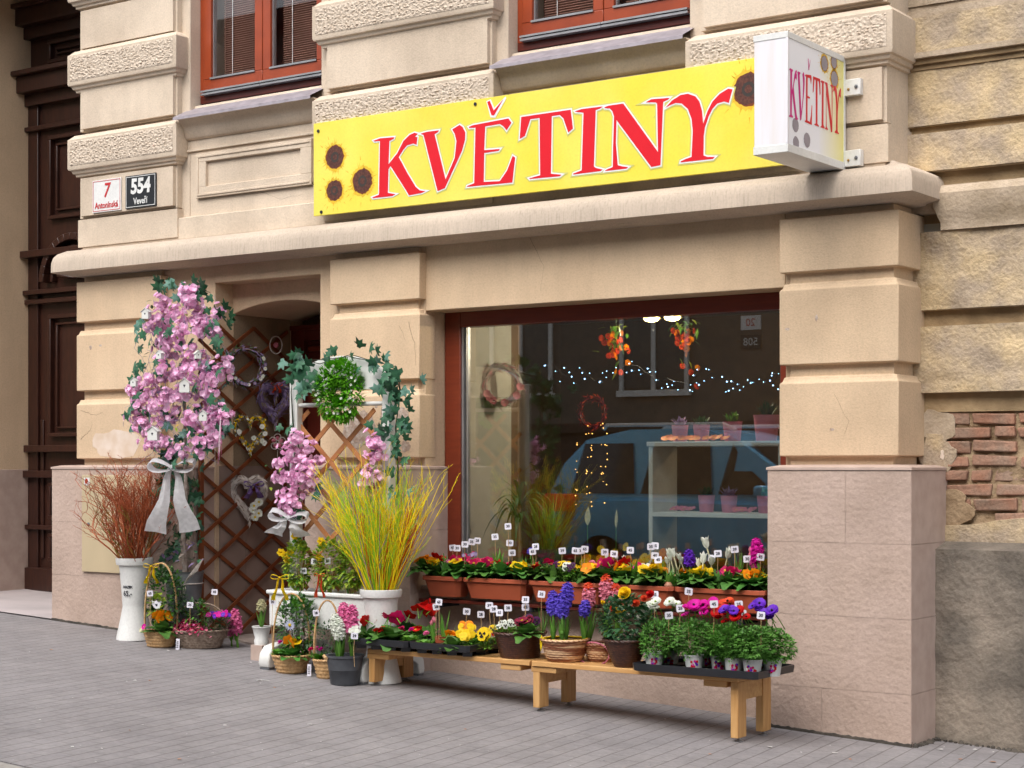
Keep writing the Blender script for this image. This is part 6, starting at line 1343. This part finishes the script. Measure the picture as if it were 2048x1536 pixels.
# ivy on the arch
iv=empty('ivy_garland',(0,0,0),'green silk ivy garland climbing over the white arch','ivy garland'); b=MB(); rr=random.Random(44)
path=[(600,1000),(588,900),(585,780),(588,745),(600,722),(640,722),(700,712),(750,722),(790,735),(800,780),(795,850),(792,930),(795,1000)]
pts=[at(x,y,YA-.045) for x,y in path]; vm=mat('dark vine stem',(.04,.05,.03),.6)
for k in range(2): b.tube([p+V(rr.uniform(-.02,.02),0,rr.uniform(-.02,.02)) for p in pts],.003,.003,vm,4)
b.build('vine',iv)
cl=[(610,735,10,.07),(600,775,6,.07),(640,755,3,.06),(590,720,5,.06),(755,725,8,.06),(790,740,7,.06),(775,765,8,.065),(800,800,9,.06),(795,840,9,.06),(790,870,7,.06),(805,770,5,.06),(705,712,3,.055),(665,712,2,.05),(770,860,4,.055),(640,790,2,.06),(590,850,4,.06),(590,1030,5,.06),(620,990,4,.06),(785,905,4,.06),(795,960,4,.055)]
b=MB()
for x,y,n_,s in cl:
    for k in range(n_):
        p=at(x+rr.gauss(0,13),y+rr.gauss(0,15),YA-.05-rr.uniform(0,.06)); ivyleaf(b,p,(rr.uniform(-1,1),-.35,rr.uniform(-1,.7)),s*rr.uniform(.85,1.3),G['ivy'] if rr.random()<.8 else G['ivyl'])
b.build('foliage',iv)
# boxwood wreath
b=MB(); rr=random.Random(50)
for i in range(2300):
    t=rr.uniform(0,6.283); a=rr.uniform(0,6.283); q_=rr.random()**.4; rx=.095;rz_=.125; tr_=.068*q_
    c=V(math.cos(t)*(rx+math.cos(a)*tr_),-abs(math.sin(a))*tr_*.9,math.sin(t)*(rz_+math.cos(a)*tr_)); d=V(math.cos(t)*math.cos(a),-abs(math.sin(a)),math.sin(t)*math.cos(a))+V(rr.uniform(-.7,.7),rr.uniform(-.5,.5),rr.uniform(-.7,.7))
    b.leaf(c,d,.042,.019,G['boxb'],.1,n=2)
for i in range(26): t=rr.uniform(0,6.283); b.flower((math.cos(t)*.1+rr.gauss(0,.02),-.075,math.sin(t)*.13+rr.gauss(0,.02)),(rr.uniform(-.5,.5),-1,.2),.009,4,P['white'],.2)
o=b.build('boxwood_wreath',None,label='bright green artificial wreath hung on the white arch',cat='wreath'); o.location=at(680,782,YA-.06); o.rotation_euler=(0,0,.3)
# blossom sprays on the arch posts
def spray(label,pts,n,seed,sc=1.15):
    rr=random.Random(seed); o=empty('blossom_spray',at(pts[0][0],pts[0][1],YA-.06),label,'silk blossom')
    b=MB(); b.tube([at(x,y,YA-.06)-o.location for x,y,_ in pts],.004,.003,vm,5)
    for i in range(26):
        x,y,s=rr.choice(pts); b.leaf(at(x+rr.gauss(0,s*.7),y+rr.gauss(0,16),YA-.07)-o.location,(rr.uniform(-1,1),-.6,rr.uniform(-1,1)),.05,.022,rr.choice([G['dark'],G['vari'],G['ivy']]),.2)
    b.build('stem',o)
    for i in range(n):
        f=rr.uniform(0,len(pts)-1.001); k=int(f); a,c=pts[k],pts[k+1]; t=f-k; s=a[2]+(c[2]-a[2])*t
        p=at(a[0]+(c[0]-a[0])*t+rr.uniform(-s,s),a[1]+(c[1]-a[1])*t+rr.uniform(-8,8),YA-.07-rr.uniform(0,.08)); inst('blossom',kit(('bls',i%5),None),o,p-o.location,(rr.uniform(.6,1.5),rr.uniform(-.5,.5),rr.uniform(-.6,.6)),sc*rr.uniform(.75,1.05))
    return o
spray('full pink blossom spray on the arch post above the small white bow',[(592,868,22),(600,905,34),(596,945,44),(592,975,34),(580,1005,10),(582,1025,6)],34,2)
spray('slim pink blossom spray on the arch post behind the yellow twigs',[(752,880,8),(750,915,12),(742,955,18),(735,985,10)],12,3)
p=at(578,1035,YA-.14); b=MB(); bow(b,(0,0,0),.13,cloth_w,tails=.9,wd=.5); o=b.build('gauze_bow',None,label='smaller white gauze bow at the foot of the pink spray on the arch post',cat='bow'); o.location=p; o.rotation_euler=(.1,.1,.5)
# plants in the trough
tz=.67
def nar(): 
    b=MB(); b.flower((0,0,0),(0,-1,.15),.026,6,P['yellow'],.0,None,wd=.9,notch=-.1); b.rings([[(math.cos(t)*r,-y,math.sin(t)*r) for t in [k*.785 for k in range(8)]] for r,y in ((.005,.0),(.008,.012),(.012,.018))],P['yellow'],cap=False); return b.mesh('flower')
for i,(px,n_,l,fl) in enumerate(((600,11,'yellow dwarf daffodils at the doorway end of the white trough',((590,1072),(580,1105),(570,1110),(562,1105),(575,1120))),(645,8,'yellow dwarf daffodils in the middle of the white trough',((642,1082),(638,1115),(645,1090))),(700,9,'green daffodil leaves behind the white vase in the trough',()))):
    o=empty('daffodil',V(at(px,1180,YA-.02).x,YA-.02,tz-.02),l,'daffodil'); inst('foliage',kit(('df',i),lambda:bulb_leaves(i+90,16,.24,.012,.22)),o)
    for x,y in fl: inst('flower',kit('nar',nar),o,at(x,y,YA-.08)-o.location,(R.uniform(-.3,.3),0,R.uniform(.0,.9)))
    PL.append((o.location+V(0,0,.15),['daffodils at the trough end','daffodils mid trough','daffodil leaves'][i]))
for i,(px,l,rx) in enumerate(((595,'variegated yellow green shrub at the doorway end of the trough',.10),(660,'yellow green variegated boxwood in the middle of the trough',.13),(705,'variegated shrub at the vase end of the trough',.10))):
    o=empty('variegated_shrub',V(at(px,1180,YA-.05).x,YA-.05,tz),l,'shrub'); leafmass(620,rx,.08,.16,'vari',.036,.024,i+70,.20,[G['fresh'],G['box'],P['eye'] if i==5 else G['vari']]).build('foliage',o)
    b=MB()
    for k in range(8): b.tube([(R.uniform(-.03,.03),0,-.02),(R.uniform(-rx,rx)*.7,R.uniform(-.04,.04),.28)],.0025,.0015,stick_m,4)
    b.build('stems',o)
# more price cards near the baskets
for px,py,Y,dz in ((300,1187,-.46,.09),(380,1210,-.30,.10),(431+60-62,1180+4,-.1,.1),(545,1204,-.62,.1),(632,1226,-.6,.1),(709,1272,-.74,.14),(629,1123,-.38,.5),(607,1142,-.38,.5),(655,1122,-.38,.5),(690,1158,-.38,.5)):
    q_=at(px,py,Y); price(px,py,Y,gz(q_.x)+dz)
b=MB(); b.rings([[(x,y,-.002),(x,y,.0)] for x,y in ((0,0),(.012,0),(.012,.01),(0,.01))],card_w)
# litter on the pavement: leaves and paper scraps
rr=random.Random(66); b=MB(); lm=mat('fallen orange leaf',(.45,.20,.09),.7); pw=mat('pale paper scrap',(.62,.60,.58),.7)
lit=[(60,1305),(103,1300),(88,1340),(222,1281),(270,1362),(300,1362),(337,1302),(520,1362),(568,1373),(550,1376),(1540,1495),(1752,1487),(1670,1507),(1860,1480),(1880,1500),(1420,1510),(145,1495),(358,1520),(450,1452),(260,1462),(1380,1395),(1920,1520),(1950,1500),(1985,1525),(2000,1497),(1700,1520),(1330,1440),(930,1460),(620,1450)]
for i in range(170): lit.append((rr.uniform(0,2048),rr.uniform(1290,1536)))
for i,(x,y) in enumerate(lit):
    p=gr(x,y)
    if p.y>-.1 and x>300 and x<1850: continue
    s=rr.uniform(.008,.02) if i<29 else rr.uniform(.004,.008); m=lm if i%2 and i<29 else pw; n_=6; t0=rr.uniform(0,6)
    b.poly([(p.x+math.cos(t0+k*1.047)*s*rr.uniform(.6,1.2),p.y+math.sin(t0+k*1.047)*s*rr.uniform(.4,.9),gz(p.x)+.003+rr.uniform(0,.004)) for k in range(n_)],m)
b.build('litter',kind='stuff',label='orange leaf bits and paper specks scattered on the pavers',cat='litter',smooth=False)
p=gr(525,1363); b=MB(); b.tube([(-.05,0,.004),(.0,.01,.008),(.05,.012,.004)],.003,.002,pw,4); b.tube([(-.01,0,.006),(.02,-.02,.006)],.002,.001,pw,4); o=b.build('twig',None,label='pale broken twig lying on the pavement before the baskets',cat='twig'); o.location=p
# ---------------- labels of the price cards ----------------
used=set()
for o in TAGS:
    c=o.location+V(0,0,.05); L_=sorted((( (Vector(p)-c).length,s) for p,s in PL)); done=False
    for d,s in L_:
        if d>.22: break
        if s not in used: used.add(s); o['label']='white price card by the '+s; done=True; break
    if not done:
        o['label']='white price card crowded among other cards and flowers'; o['group']='price cards crowded among flowers'
